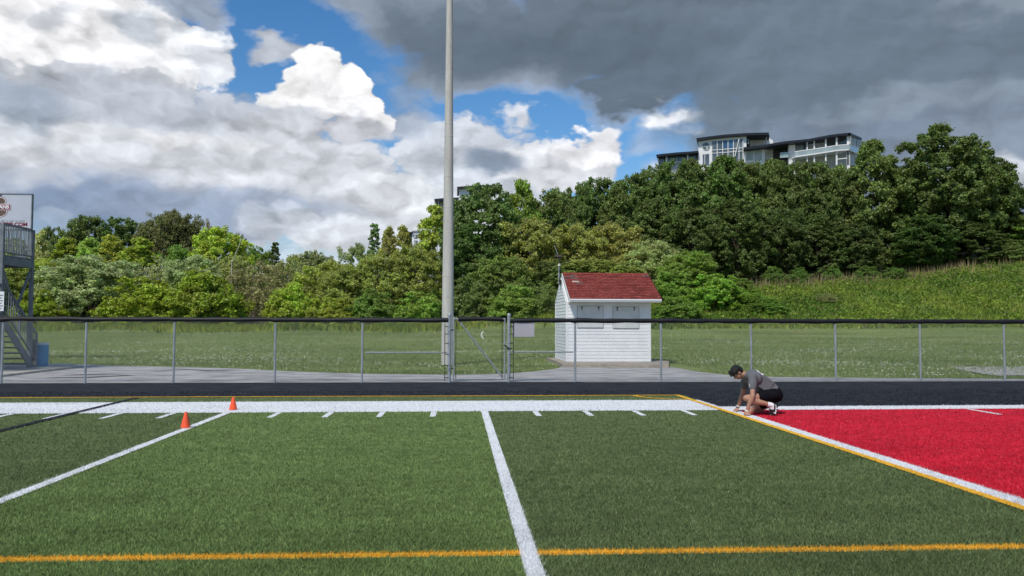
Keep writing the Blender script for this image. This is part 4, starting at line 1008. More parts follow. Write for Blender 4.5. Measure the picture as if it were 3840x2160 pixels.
# ------------------------------------------------------------------ trees
def crown_mesh(name, seed, shape, H, R, base, ncl, per, leaf, sparse=1.0, rcl=(0.13, 0.24)):
    """leaf faces gathered in clumps; H total height, R crown radius, base = height where leaves start"""
    g = np.random.default_rng(seed); cz = (H+base)/2; hz_ = (H-base)/2
    cen = []
    tries = 0
    while len(cen) < ncl and tries < 20000:
        tries += 1
        u = g.normal(size=3); u /= np.linalg.norm(u); rr = g.uniform(0.25, 1.0)**(1/2.2)
        if shape == 'round': p = np.array([u[0]*R*rr, u[1]*R*rr, cz+u[2]*hz_*rr])
        elif shape == 'oval':
            t = g.uniform(0, 1); prof = math.sin(math.pi*min(1, 0.12+0.88*t)**0.75)**0.7
            a = g.uniform(0, 2*math.pi); q = g.uniform(0.3, 1)**0.5
            p = np.array([math.cos(a)*R*prof*q, math.sin(a)*R*prof*q, base+t*(H-base)])
        elif shape == 'cone':
            t = g.uniform(0, 1)**0.95; prof = (1-t)*0.9+0.1
            a = g.uniform(0, 2*math.pi); q = g.uniform(0.35, 1)**0.5
            p = np.array([math.cos(a)*R*prof*q, math.sin(a)*R*prof*q, base+t*(H-base)])
        elif shape == 'dome':
            p = np.array([u[0]*R*rr, u[1]*R*rr, base+abs(u[2])*(H-base)*rr])
            if g.random() < 0.35: p[2] = base+g.uniform(0, 0.5)*(H-base); p[:2] = u[:2]/np.linalg.norm(u[:2])*R*g.uniform(0.6, 1.0)*(1-0.3*(p[2]-base)/(H-base))
        elif shape == 'umbrella':
            p = np.array([u[0]*R*rr, u[1]*R*rr, base+(H-base)*(0.35+0.65*abs(u[2])*rr)])
        cen.append(p)
    cen = np.array(cen); n = len(cen)
    rc = R*g.uniform(rcl[0], rcl[1], n)
    if shape == 'cone': rc = rc*np.clip(1.25-(cen[:, 2]-base)/(H-base), 0.5, 1)
    # keep the clumps inside the height
    cen[:, 2] = np.minimum(cen[:, 2], H-rc*0.75); cen[:, 2] = np.maximum(cen[:, 2], base+rc*0.2)
    cnt = np.maximum(6, (per*(rc/rc.mean())**2*sparse).astype(int))
    idx = np.repeat(np.arange(n), cnt); m = len(idx)
    K = 7                                             # every clump is made of smaller tufts
    sd_ = g.normal(size=(n, K, 3)); sd_[:, :, 2] = sd_[:, :, 2]*0.8+0.3; sd_ /= np.linalg.norm(sd_, axis=2)[:, :, None]
    scen = cen[:, None, :] + sd_*rc[:, None, None]*g.uniform(0.35, 1.0, (n, K, 1))*np.array([1, 1, 0.75])
    sub_ = g.integers(0, K, m)
    d = g.normal(size=(m, 3)); d[:, 2] = d[:, 2]*0.8+0.2; d /= np.linalg.norm(d, axis=1)[:, None]
    rad = (g.uniform(0.05, 1, m)**0.6)[:, None]*rc[idx][:, None]*0.46*np.where(g.random(m) < 0.07, g.uniform(1.2, 1.9, m), 1.0)[:, None]
    pos = scen[idx, sub_] + d*rad*np.array([1, 1, 0.8])
    outw = pos-np.array([0, 0, cz]); outw /= np.linalg.norm(outw, axis=1)[:, None]+1e-6
    nr = d*0.6+outw*0.35+np.array([0, 0, 0.4])+g.normal(size=(m, 3))*0.7; nr /= np.linalg.norm(nr, axis=1)[:, None]
    t1 = np.cross(nr, g.normal(size=(m, 3))); t1 /= np.linalg.norm(t1, axis=1)[:, None]; t2 = np.cross(nr, t1)
    s = leaf*g.uniform(0.6, 1.45, m)[:, None]
    v = np.empty((m, 4, 3)); v[:, 0] = pos-t1*s*0.62; v[:, 1] = pos-t2*s*0.40+nr*s*0.08; v[:, 2] = pos+t1*s*0.62; v[:, 3] = pos+t2*s*0.40+nr*s*0.08
    me = np_mesh(name, v.reshape(-1, 3), np.arange(4*m).reshape(-1, 4)); return me, cen, rc
def trunk_mesh(name, seed, H, base, cen, r0, nl=16, multi=False):
    g = np.random.default_rng(seed+99); mb = MB()
    top = base+(H-base)*0.75
    pts = [(0, 0, -0.6)]; rr = [r0*1.25]
    for i in range(1, 8):
        t = i/7; pts.append((g.normal()*0.02*H*t, g.normal()*0.02*H*t, top*t)); rr.append(r0*(1-0.85*t)+0.015)
    mb.tube(pts, rr, 8)
    sel = cen[g.permutation(len(cen))[:nl]]
    for c in sel:
        z0 = max(0.08*H, min(top*0.95, c[2]*g.uniform(0.35, 0.75))) if not multi else g.uniform(0, 0.1)*H
        t = z0/top; i = min(6, int(t*7)); p0 = np.array(pts[i])*(1-(t*7-i))+np.array(pts[i+1])*(t*7-i)
        mid = (p0+c)/2+g.normal(size=3)*0.05*np.linalg.norm(c-p0)+np.array([0, 0, -0.04*H])
        r = max(0.02, r0*0.45*(1-0.6*t)); mb.tube([p0, mid, c], [r, r*0.65, r*0.25], 5, cap=False)
    me = bpy.data.meshes.new(name); me.from_pydata(mb.v, [], mb.f)
    me.polygons.foreach_set('use_smooth', [True]*len(me.polygons)); return me
PROTO = {}
def proto(key, seed, shape, H, R, base, ncl, per, leaf, r0, bark, **kw):
    ncl = int(ncl*1.5); per = int(per*1.9); leaf = leaf*0.86
    nl = kw.pop('nl', 16); multi = kw.pop('multi', False)
    cm, cen, rc = crown_mesh('crown_'+key, seed, shape, H, R, base, ncl, per, leaf, **kw)
    tm = trunk_mesh('trunk_'+key, seed, H, base, cen, r0, nl, multi)
    cm.materials.append(LEAF); tm.materials.append(bark); PROTO[key] = (cm, tm, H, R)
proto('maple', 1, 'round', 16, 6.0, 1.5, 120, 150, 0.30, 0.26, BARK)
proto('maple2', 2, 'round', 16, 5.6, 1.2, 120, 150, 0.30, 0.28, BARK)
proto('maple3', 3, 'oval', 17, 5.4, 1.2, 130, 140, 0.30, 0.28, BARK)
proto('bigmaple', 4, 'round', 18, 7.2, 2.0, 170, 160, 0.31, 0.42, BARK, rcl=(0.11, 0.2))
proto('poplar', 5, 'oval', 12, 3.0, 0.8, 95, 110, 0.22, 0.14, BARK, rcl=(0.16, 0.28))
proto('poplar2', 6, 'oval', 12, 2.8, 0.5, 90, 110, 0.22, 0.14, WHITEB, rcl=(0.16, 0.30))
proto('willow', 7, 'round', 9, 4.2, 0.2, 120, 120, 0.20, 0.16, BARK, rcl=(0.14, 0.24), nl=30, multi=True)
proto('willow2', 8, 'round', 9, 4.0, 0.2, 110, 120, 0.20, 0.16, BARK, rcl=(0.14, 0.26), nl=30, multi=True)
proto('spruce', 9, 'cone', 13, 3.0, 0.6, 150, 90, 0.22, 0.16, BARK, rcl=(0.12, 0.24))
proto('bush', 10, 'dome', 6, 4.0, 0.0, 130, 120, 0.21, 0.10, BARK, rcl=(0.13, 0.24), multi=True)
proto('bush2', 11, 'dome', 6, 4.0, 0.0, 120, 125, 0.21, 0.10, BARK, rcl=(0.14, 0.26), multi=True)
proto('umbrella', 12, 'umbrella', 15, 8.0, 4.0, 150, 120, 0.26, 0.34, BARK, rcl=(0.10, 0.19))
proto('twiggy', 13, 'dome', 7, 4.0, 0.3, 80, 75, 0.17, 0.10, mat('grey_twig', (0.26, 0.22, 0.18), 0.9, 0.2, 5), rcl=(0.14, 0.24), nl=60, multi=True)
proto('scrub', 14, 'dome', 2, 1.6, 0.0, 50, 90, 0.15, 0.05, BARK, rcl=(0.18, 0.34), multi=True, nl=6)
TREECOUNT = 0
def tree(vx, vtop, vhw, Y, key, col, pale, label, name='tree', cat='tree', group=None, zfix=None):
    """vx/vtop/vhw read off the photograph (2576 px wide); the tree stands on the terrain at depth Y"""
    global TREECOUNT; TREECOUNT += 1
    P_ = at(vx*VS, vtop*VS, Y); X = float(P_[0]); zb = hz1(X, Y); h = float(P_[2])-zb
    R = vhw*VS/FPX*Y*1.13
    cm, tm, H, R0 = PROTO[key]
    t = thing(name, label, cat, (X, Y, zb), group); t.rotation_euler = (0, 0, (TREECOUNT*2.399) % 6.283); t.scale = (R/R0, R/R0, h/H)
    tr = link('trunk', tm, None, t); cr = link('crown', cm, None, t)
    k_ = TREECOUNT*0.618 % 1.0
    cr.color = (*[c*m_*(0.93+0.14*k_) for c, m_ in zip(col, (3.1, 3.05, 2.3))], pale)
    return t
DK = (0.050, 0.071, 0.023); DK2 = (0.063, 0.086, 0.028); MID = (0.075, 0.120, 0.026); OLV = (0.110, 0.135, 0.036); YG = (0.134, 0.155, 0.027); BRT = (0.112, 0.140, 0.018)  # leaf tones by kind, with sunlit left and clouded right partly painted in
SILV = (0.145, 0.175, 0.100); GB = (0.135, 0.130, 0.075); SPK = (0.120, 0.140, 0.036); BRN = (0.075, 0.080, 0.035)
G1 = 'trees along the far edge of the lawn'
# far rank on the left
tree(135, 566, 38, 128, 'maple', DK2, 0.0, 'dark bushy tree far behind the pale poplar at the sponsor board', group=G1)
tree(225, 538, 55, 125, 'maple', DK2, 0.02, 'tall dark round-topped tree left of the flat-topped dark tree', group=G1)
tree(305, 545, 58, 124, 'maple2', (0.048, 0.075, 0.022), 0.02, 'dark domed tree touching the brownish spreading tree', group=G1)
tree(440, 530, 84, 122, 'umbrella', BRN, 0.03, 'wide spreading brownish dark tree with feathery right edge', group=G1)
tree(520, 545, 30, 123, 'twiggy', (0.12, 0.105, 0.05), 0.05, 'thin half-bare yellowish crown beside the spreading dark tree', group=G1)
tree(105, 580, 28, 104, 'poplar2', (0.20, 0.22, 0.10), 0.5, 'slim pale poplar beside the sponsor board', group=G1)
tree(165, 600, 50, 108, 'poplar', YG, 0.05, 'yellow-green poplar behind the silvery willow', group=G1)
tree(225, 600, 45, 106, 'poplar2', (0.14, 0.20, 0.05), 0.2, 'light green poplar below the dark round-topped tree', group=G1)
tree(280, 592, 48, 105, 'poplar', (0.16, 0.17, 0.036), 0.15, 'orange-tinged poplar below the dark domed tree', group=G1)
tree(355, 600, 56, 104, 'poplar2', (0.15, 0.19, 0.034), 0.06, 'olive-yellow poplar in front of the spreading dark tree', group=G1)
tree(440, 615, 50, 106, 'willow', MID, 0.05, 'mid-green tree under the spreading dark tree', group=G1)
tree(555, 566, 68, 102, 'maple', (0.165, 0.205, 0.034), 0.05, 'tall yellow-green tree with a bare pale branch, right of the spreading dark tree', group=G1)
tree(600, 585, 22, 116, 'maple2', DK2, 0.0, 'dark tree peeping over the right shoulder of the tall yellow-green tree', group=G1)
tree(650, 618, 40, 112, 'willow2', MID, 0.03, 'green tree beside the dark pointed one', group=G1)
tree(692, 610, 34, 112, 'spruce', DK2, 0.03, 'dark pointed little tree on the skyline above the twiggy shrubs', group=G1)
tree(740, 640, 45, 108, 'willow', OLV, 0.12, 'greyish olive tree at the low dip of the skyline', group=G1)
tree(790, 628, 50, 106, 'willow2', (0.12, 0.14, 0.07), 0.25, 'hazy pale green tree at the low dip of the skyline', group=G1)
tree(850, 615, 48, 105, 'twiggy', (0.13, 0.15, 0.075), 0.25, 'thin pale tree left of the blue-green spruce', group=G1)
tree(943, 563, 42, 108, 'spruce', (0.085, 0.135, 0.06), 0.1, 'blue-green spruce with a sharp tip', group=G1)
tree(905, 610, 40, 104, 'willow', (0.12, 0.15, 0.07), 0.25, 'pale shrubby tree at the foot of the blue-green spruce', group=G1)
tree(978, 572, 30, 100, 'poplar2', (0.155, 0.16, 0.05), 0.35, 'speckled yellow poplar next to the blue-green spruce', group=G1)
tree(1014, 568, 32, 99, 'poplar', (0.155, 0.158, 0.042), 0.4, 'golden speckled poplar in front of the pale apartment block', group=G1)
tree(1095, 518, 52, 97, 'poplar2', (0.17, 0.205, 0.04), 0.22, 'tall bright yellow-green poplar left of the concrete pole', group=G1)
tree(40, 600, 60, 106, 'poplar', YG, 0.08, 'yellow-green poplar behind the steel platform', group=G1)
tree(-40, 590, 70, 110, 'maple', DK2, 0.03, 'dark tree behind the sponsor board posts', group=G1)
tree(45, 665, 70, 90, 'willow2', OLV, 0.15, 'olive willow seen through the steel stair railing', group=G1)
tree(-40, 680, 80, 88, 'willow', MID, 0.1, 'mid-green willow left of the olive one behind the stairs', group=G1)
# shrub rank on the left
G2 = 'shrubs along the far edge of the lawn'
tree(110, 725, 62, 84, 'bush', BRT, 0.02, 'bright yellow-green bush behind the steel staircase', 'bush', 'bush', G2)
tree(120, 650, 60, 92, 'willow', YG, 0.1, 'yellow-green willow rising behind the bush at the staircase', 'willow_tree', 'tree', G2)
tree(235, 640, 108, 88, 'willow2', SILV, 0.35, 'big silvery-leaved willow between the two bright bushes', 'willow_tree', 'tree', G2)
tree(180, 660, 60, 93, 'willow', (0.12, 0.155, 0.07), 0.2, 'grey-green willow overlapping the big silvery one', 'willow_tree', 'tree', G2)
tree(355, 692, 86, 82, 'bush', BRT, 0.02, 'bright green rounded bush touching the taller bright bush', 'bush', 'bush', G2)
tree(515, 678, 92, 81, 'bush2', (0.104, 0.134, 0.018), 0.02, 'tallest bright green bush along the lawn edge', 'bush', 'bush', G2)
tree(400, 640, 70, 93, 'twiggy', (0.15, 0.165, 0.09), 0.25, 'thin grey-green shrub above the bright bushes', 'shrub', 'bush', G2)
tree(480, 640, 72, 92, 'willow', SILV, 0.15, 'greyish willow behind the tallest bright bush', 'willow_tree', 'tree', G2)
tree(640, 650, 84, 88, 'twiggy', GB, 0.05, 'grey-brown half-bare shrub with tangled twigs at its foot', 'shrub', 'bush', G2)
tree(590, 640, 55, 95, 'willow2', (0.135, 0.15, 0.06), 0.1, 'dull olive willow behind the grey-brown shrub', 'willow_tree', 'tree', G2)
tree(710, 650, 70, 92, 'twiggy', (0.13, 0.135, 0.065), 0.1, 'brownish open shrub right of the grey-brown one', 'shrub', 'bush', G2)
tree(742, 705, 62, 84, 'bush', (0.15, 0.195, 0.032), 0.06, 'low yellow-green shrub right of the tangled twigs', 'bush', 'bush', G2)
tree(820, 655, 78, 88, 'willow', (0.135, 0.16, 0.036), 0.18, 'olive speckled willow beyond the middle fence post', 'willow_tree', 'tree', G2)
tree(870, 665, 60, 84, 'willow2', SPK, 0.25, 'cream-speckled willow between olive willow and pole', 'willow_tree', 'tree', G2)
tree(955, 640, 80, 86, 'willow', SPK, 0.3, 'large cream-speckled willow below the blue-green spruce', 'willow_tree', 'tree', G2)
tree(1050, 615, 72, 87, 'willow2', SPK, 0.28, 'cream-speckled willow against the left of the concrete pole', 'willow_tree', 'tree', G2)
tree(935, 725, 60, 79, 'bush2', MID, 0.12, 'low dark green bush below the large speckled willow', 'bush', 'bush', G2)
tree(1055, 730, 58, 78, 'bush', (0.10, 0.15, 0.03), 0.12, 'low green bush at the left of the concrete pole', 'bush', 'bush', G2)
tree(830, 745, 55, 78, 'bush', YG, 0.1, 'low yellowish bush at the lawn edge below the olive willow', 'bush', 'bush', G2)
# behind gate and shed
G3 = 'trees behind the gate and the shed'
tree(1212, 455, 92, 93, 'bigmaple', (0.062, 0.100, 0.034), 0.16, 'big dark maple right behind the concrete pole', group=G3)
tree(1185, 560, 75, 88, 'maple2', (0.040, 0.070, 0.020), 0.05, 'deep green tree under the big maple', group=G3)
tree(1310, 452, 52, 96, 'maple3', (0.105, 0.150, 0.032), 0.05, 'light green tree leaning on the right of the big maple', group=G3)
tree(1385, 470, 62, 100, 'maple', DK2, 0.06, 'dark tree on the skyline behind the shed mast', group=G3)
tree(1330, 545, 90, 90, 'willow', (0.125, 0.135, 0.038), 0.3, 'brown-green speckled willow above the blank board', 'willow_tree', 'tree', G3)
tree(1260, 640, 70, 84, 'willow2', (0.085, 0.120, 0.032), 0.2, 'dark speckled willow above the gate', 'willow_tree', 'tree', G3)
tree(1175, 690, 55, 80, 'bush', DK2, 0.1, 'dark bush seen over the gate beside the pole', 'bush', 'bush', G3)
tree(1300, 715, 70, 78, 'bush2', (0.09, 0.135, 0.030), 0.15, 'leafy bush seen over the padded rail by the blank board', 'bush', 'bush', G3)
tree(1365, 705, 50, 78, 'twiggy', (0.07, 0.095, 0.03), 0.1, 'half-bare shrub left of the shed', 'shrub', 'bush', G3)
tree(1455, 560, 80, 90, 'willow2', (0.135, 0.145, 0.040), 0.32, 'cream-speckled willow above the left end of the red roof', 'willow_tree', 'tree', G3)
tree(1550, 558, 78, 91, 'willow', (0.140, 0.140, 0.042), 0.32, 'golden speckled willow above the middle of the red roof', 'willow_tree', 'tree', G3)
tree(1640, 602, 62, 86, 'willow2', (0.15, 0.18, 0.085), 0.4, 'silver-leaved willow above the right end of the red roof', 'willow_tree', 'tree', G3)
tree(1500, 650, 110, 85, 'willow', (0.105, 0.125, 0.034), 0.22, 'olive speckled willow directly behind the shed', 'willow_tree', 'tree', G3)
tree(1400, 650, 60, 86, 'willow2', (0.060, 0.085, 0.026), 0.12, 'dark willow behind the power mast', 'willow_tree', 'tree', G3)
tree(1690, 660, 45, 80, 'willow', (0.095, 0.150, 0.030), 0.2, 'green willow at the right eave of the shed', 'willow_tree', 'tree', G3)
tree(1740, 630, 62, 82, 'willow2', (0.085, 0.130, 0.026), 0.08, 'rounded green willow right of the shed', 'willow_tree', 'tree', G3)
tree(1800, 685, 70, 77, 'bush', (0.085, 0.145, 0.024), 0.05, 'broad green bush at the foot of the hill right of the shed', 'bush', 'bush', G3)
tree(1700, 745, 55, 73, 'bush2', (0.075, 0.125, 0.026), 0.08, 'low bush hugging the right wall of the shed', 'bush', 'bush', G3)
tree(1860, 700, 50, 79, 'bush2', (0.070, 0.115, 0.022), 0.04, 'dark green bush where the meadow slope begins', 'bush', 'bush', G3)
tree(1890, 735, 55, 77, 'bush2', (0.075, 0.12, 0.024), 0.05, 'mid-green bush filling the corner between wood and meadow slope', 'bush', 'bush', G3)
tree(1925, 748, 48, 74, 'bush', (0.060, 0.105, 0.020), 0.04, 'low dark bush on the meadow slope', 'bush', 'bush', G3)
tree(2080, 735, 26, 78, 'twiggy', (0.12, 0.13, 0.06), 0.25, 'lone whitish twiggy shrub in the middle of the meadow slope', 'shrub', 'bush', G3)
# the dark wood on the right
G4 = 'maples in the dark wood on the hill'
tree(1450, 462, 55, 108, 'maple2', DK2, 0.08, 'skyline maple left of the sunlit-topped one in the dark wood', group=G4)
tree(1505, 442, 60, 104, 'maple', (0.055, 0.088, 0.026), 0.10, 'maple with pale sunlit top at the left of the dark wood', group=G4)
tree(1560, 455, 58, 101, 'maple3', DK2, 0.08, 'maple at the left end of the dark wood behind the silver willow', group=G4)
tree(1610, 430, 62, 104, 'maple', (0.052, 0.082, 0.024), 0.10, 'maple below the left wing of the hilltop building', group=G4)
tree(1690, 402, 72, 103, 'maple2', (0.054, 0.086, 0.025), 0.12, 'tall maple hiding the left wing of the hilltop building', group=G4)
tree(1640, 500, 70, 96, 'maple3', DK, 0.06, 'dark maple in front rank above the silver willow', group=G4)
tree(1740, 520, 72, 94, 'maple', DK, 0.06, 'dark maple in front rank above the rounded green willow', group=G4)
tree(1822, 392, 74, 101, 'maple3', (0.052, 0.084, 0.024), 0.10, 'tall maple below the round window of the hilltop building', group=G4)
tree(1905, 404, 64, 102, 'maple', DK2, 0.06, 'maple below the dark recess of the hilltop building', group=G4)
tree(1850, 500, 74, 94, 'maple2', DK, 0.05, 'dark maple with visible trunk at the left end of the meadow', group=G4)
tree(1985, 408, 66, 101, 'maple2', DK, 0.05, 'maple below the long balcony of the hilltop building', group=G4)
tree(2060, 408, 62, 101, 'maple3', DK, 0.05, 'maple below the right corner columns of the hilltop building', group=G4)
tree(1965, 520, 66, 94, 'maple', (0.041, 0.060, 0.019), 0.04, 'dark maple whose black trunk meets the tall grass', group=G4)
tree(2055, 540, 66, 95, 'maple3', (0.041, 0.060, 0.019), 0.04, 'dark maple in the centre of the hill wood', group=G4)
tree(2128, 425, 60, 100, 'maple', DK, 0.04, 'maple right of the hilltop building corner', group=G4)
tree(2195, 353, 78, 99, 'maple3', DK2, 0.04, 'tall dark maple beside the right end of the hilltop building', group=G4)
tree(2150, 560, 62, 94, 'maple2', (0.039, 0.057, 0.019), 0.03, 'low dark maple under the tall one by the building end', group=G4)
tree(2262, 440, 60, 99, 'maple', (0.036, 0.064, 0.017), 0.03, 'dark maple between the two tallest trees of the wood', group=G4)
tree(2385, 318, 125, 96, 'bigmaple', DK, 0.03, 'tallest and widest dark maple of the wood on the hill', group=G4)
tree(2470, 395, 84, 97, 'bigmaple', (0.039, 0.057, 0.019), 0.02, 'dark maple forming the right shoulder of the tallest one', group=G4)
tree(2330, 540, 70, 92, 'maple2', (0.034, 0.062, 0.016), 0.03, 'low dark maple with a thick pale trunk at the ridge of the meadow', group=G4)
tree(2440, 560, 80, 92, 'maple3', (0.039, 0.057, 0.019), 0.02, 'low dark maple below the right shoulder of the tallest one', group=G4)
tree(2548, 470, 62, 95, 'maple', DK, 0.02, 'dark maple at the downhill end of the tallest maple shadow', group=G4)
tree(2620, 520, 70, 93, 'maple2', MID, 0.04, 'mid-green maple on the meadow ridge past the wood', group=G4)
tree(2545, 600, 60, 90, 'bush', DK2, 0.03, 'dark undergrowth bush at the top of the meadow', 'bush', 'bush', G4)
for i, (vx, vt, w_, Y) in enumerate(((2010, 672, 26, 90), (2090, 668, 24, 91), (2180, 668, 30, 90), (2250, 672, 30, 89), (1945, 668, 28, 91))):
    tree(vx, vt, w_, Y, 'bush' if i % 2 else 'bush2', (0.055, 0.095, 0.022), 0.03, ('small shady bush beside the black trunk at the meadow edge', 'small shady bush in the gap left of the low dark maple by the building end', 'small shady bush at the foot of the low dark maple under the tall one', 'small shady bush just left of the thick pale trunk on the ridge', 'small shady bush under the maple at the left end of the meadow')[i], 'bush', 'bush', 'undergrowth bushes below the hill maples')
for (vx, vt, w_, Yt, key, lb) in ((1650, 415, 62, 114, 'maple', 'rear maple filling in under the far left end of the hilltop building'), (1735, 400, 60, 114, 'maple3', 'rear maple whose top brushes the small window below the round one'),
        (1775, 408, 58, 113, 'maple2', 'rear maple under the tall glazing of the hilltop building'), (1862, 400, 58, 114, 'maple', 'rear maple under the low white wall with two windows'), (1945, 402, 60, 113, 'maple3', 'rear maple under the white pier beside the dark recess'),
        (2022, 406, 58, 114, 'maple2', 'rear maple under the middle of the long balcony'), (2098, 412, 58, 113, 'maple', 'rear maple under the corner columns of the balcony'), (2300, 420, 70, 110, 'maple3', 'rear maple filling the dip left of the tallest tree'), (1570, 470, 70, 112, 'maple2', 'rear maple on the skyline above the golden willow'), (1420, 490, 70, 112, 'maple', 'rear maple on the skyline above the power mast')):
    tree(vx, vt, w_, Yt, key, DK2, 0.05, lb, group=G4)
# pale trunks and bare branches seen among the leaves
def snag(vx0, vy0, vx1, vy1, Y, r, label):
    a, b = at(vx0*VS, vy0*VS, Y), at(vx1*VS, vy1*VS, Y); zb = hz1(a[0], Y)
    mb = MB(); m_ = (np.array(a)+np.array(b))/2+np.array([0.05, 0, 0]); mb.tube([(a[0], Y, zb-0.2), a, m_, b], [r*1.2, r, r*0.8, r*0.4], 6)
    tag(mb.build('dead_branch', WHITEB, loc=(a[0], Y, zb)), label, 'branch')
snag(845*0+845, 700, 868, 570, 84, 0.06, 'bare pale trunk leaning up through the tall yellow-green tree') if False else None
snag(583, 660, 612, 560+30, 86, 0.05, 'bare pale leaning trunk in front of the tall yellow-green tree')

# ------------------------------------------------------------------ rough grass, undergrowth, clover
def grass_mat(name, c1, c2, c3):
    m = bpy.data.materials.new(name); m.use_nodes = True; nt = m.node_tree; nt.nodes.clear(); B = NB(nt)
    out = B.n('ShaderNodeOutputMaterial'); geo = B.n('ShaderNodeNewGeometry')
    pn = B.noise(geo.outputs['Position'], 0.16, 5, 0.62); rp = geo.outputs['Random Per Island']
    c = B.mixc(B.smooth(pn, 0.38, 0.60), (*c1, 1), (*c2, 1)); c = B.mixc(B.math('LESS_THAN', B.math('FRACT', B.math('MULTIPLY', rp, 13.7)), 0.10), c, (*c3, 1))
    c = B.vmath('SCALE', c, scale=B.smooth(rp, 0, 1, 0.9, 1.95))
    d = B.n('ShaderNodeBsdfDiffuse'); t = B.n('ShaderNodeBsdfTranslucent'); mx = B.n('ShaderNodeMixShader'); mx.inputs[0].default_value = 0.3
    B.link(c, d.inputs[0]); B.link(c, t.inputs[0]); B.link(d.outputs[0], mx.inputs[1]); B.link(t.outputs[0], mx.inputs[2]); B.link(mx.outputs[0], out.inputs[0]); return m
def tufts(name, X, Y, h, w, m, label, cat, lean=0.35):
    n = len(X); Z = hz(X, Y); a = rng.uniform(0, 2*math.pi, n); px, py = np.cos(a)*w/2, np.sin(a)*w/2
    lx, ly = rng.normal(0, lean, n)*h, rng.normal(0, lean, n)*h
    v = np.zeros((n, 3, 3)); v[:, 0] = np.stack([X-px, Y-py, Z-0.05], 1); v[:, 1] = np.stack([X+px, Y+py, Z-0.05], 1); v[:, 2] = np.stack([X+lx, Y+ly, Z+h], 1)
    return tag(link(name, np_mesh(name, v.reshape(-1, 3), np.arange(3*n).reshape(-1, 3)), m), label, cat, kind='stuff')
n = 150000
Y = rng.uniform(67, 101, n); X = rng.uniform(8, 88, n); H0 = hz(X, Y)
pat = 0.5+0.5*np.sin(X*0.9+np.sin(Y*0.7)*2)*np.sin(Y*0.8+np.sin(X*0.5)*2)
keep = (sstep(61, 93, Y)*hillA(X) > 0.22+0.3*rng.random(n)) & (X > 14+0.25*(Y-70))
X, Y, pat = X[keep], Y[keep], pat[keep]
hh_ = (0.16+0.34*pat*rng.uniform(0.3, 1, len(X)))*(1+0.5*sstep(86, 96, Y)*rng.uniform(0, 1, len(X)))
tufts('meadow_grass', X, Y, hh_, rng.uniform(0.10, 0.22, len(X)), grass_mat('meadow', (0.095, 0.155, 0.028), (0.180, 0.230, 0.040), (0.26, 0.24, 0.10)), 'tall rough meadow grass covering the slope on the right', 'grass', 0.7)
n = 4200
X = rng.uniform(24, 88, n); Y = 90.5+rng.normal(0, 2.6, n)
tufts('seed_heads', X, Y, rng.uniform(0.6, 1.35, n), rng.uniform(0.05, 0.09, n), grass_mat('seed_head', (0.20, 0.16, 0.085), (0.26, 0.21, 0.12), (0.16, 0.15, 0.06)), 'brownish seed heads of tall grass along the ridge under the maples', 'grass', 0.12)
n = 60000
X = rng.uniform(-75, 30, n); Y = 77+rng.normal(0, 2.6, n)+2.5*np.sin(X*0.35)
tufts('edge_grass', X, Y, rng.uniform(0.18, 0.62, n), rng.uniform(0.12, 0.26, n), grass_mat('edge_weeds', (0.110, 0.165, 0.026), (0.200, 0.235, 0.036), (0.22, 0.20, 0.07)), 'bright uncut grass strip between lawn and shrubs', 'grass', 0.4)
# leafy weeds in patches on the slope
n = 110000
Y = rng.uniform(68, 98, n); X = rng.uniform(10, 88, n)
f = 0.5+0.5*np.sin(X*0.55+1.8*np.sin(Y*0.31))*np.sin(Y*0.45+1.6*np.sin(X*0.23)); f2 = 0.5+0.5*np.sin(X*1.9+np.sin(Y*1.1)*2)*np.sin(Y*1.7+np.sin(X*1.3))
ok = (sstep(61, 93, Y)*hillA(X) > 0.5) & (rng.random(n) < 0.12+0.8*f*f2) & (X > 15+0.25*(Y-70))
X, Y, f, f2 = X[ok], Y[ok], f[ok], f2[ok]; n = len(X); Z = hz(X, Y)+rng.uniform(0.05, 1, n)*(0.15+0.75*f*f2)
d = rng.normal(size=(n, 3)); d[:, 2] = np.abs(d[:, 2])+0.4; d /= np.linalg.norm(d, axis=1)[:, None]
t1 = np.cross(d, rng.normal(size=(n, 3))); t1 /= np.linalg.norm(t1, axis=1)[:, None]; t2 = np.cross(d, t1); s = rng.uniform(0.07, 0.16, n)[:, None]; P_ = np.stack([X, Y, Z], 1)
v = np.stack([P_-t1*s, P_-t2*s*0.6, P_+t1*s, P_+t2*s*0.6], 1)
tag(link('meadow_weeds', np_mesh('meadow_weeds', v.reshape(-1, 3), np.arange(4*n).reshape(-1, 4)), grass_mat('weeds', (0.070, 0.140, 0.022), (0.150, 0.225, 0.032), (0.22, 0.26, 0.06))), 'leafy weeds growing in patches over the meadow slope', 'weeds', kind='stuff')
# lawn blades behind the fence and clover heads
n = 160000
Y = 22.4*(95/22.4)**rng.random(n)**1.0; X = rng.uniform(-0.74, 0.84, n)*Y
ok = np.ones(n, bool)
EDG = np.array(sorted(edge)); lim = np.interp(X, EDG[:, 0], EDG[:, 1])
ok &= Y > lim+0.05
ok &= ~((X > sl-0.5) & (X < sr+1.2) & (Y > 27) & (Y < YB+0.6)) & ~((X < G(305, 1375)[0]) & (Y < 30.4)) & (Y < 78+0.5*np.clip(-X, 0, 10))
X, Y = X[ok], Y[ok]
tufts('lawn_grass', X, Y, rng.uniform(0.03, 0.075, len(X)), 0.02+0.0012*Y*rng.uniform(0.5, 1.5, len(X)), grass_mat('lawn_blades', (0.092, 0.135, 0.034), (0.130, 0.165, 0.046), (0.20, 0.20, 0.085)), 'mown grass of the lawn behind the fence', 'grass', 0.6)
n = 60000
Y = 23.5*(80/23.5)**rng.random(n); X = rng.uniform(-0.74, 0.84, n)*Y
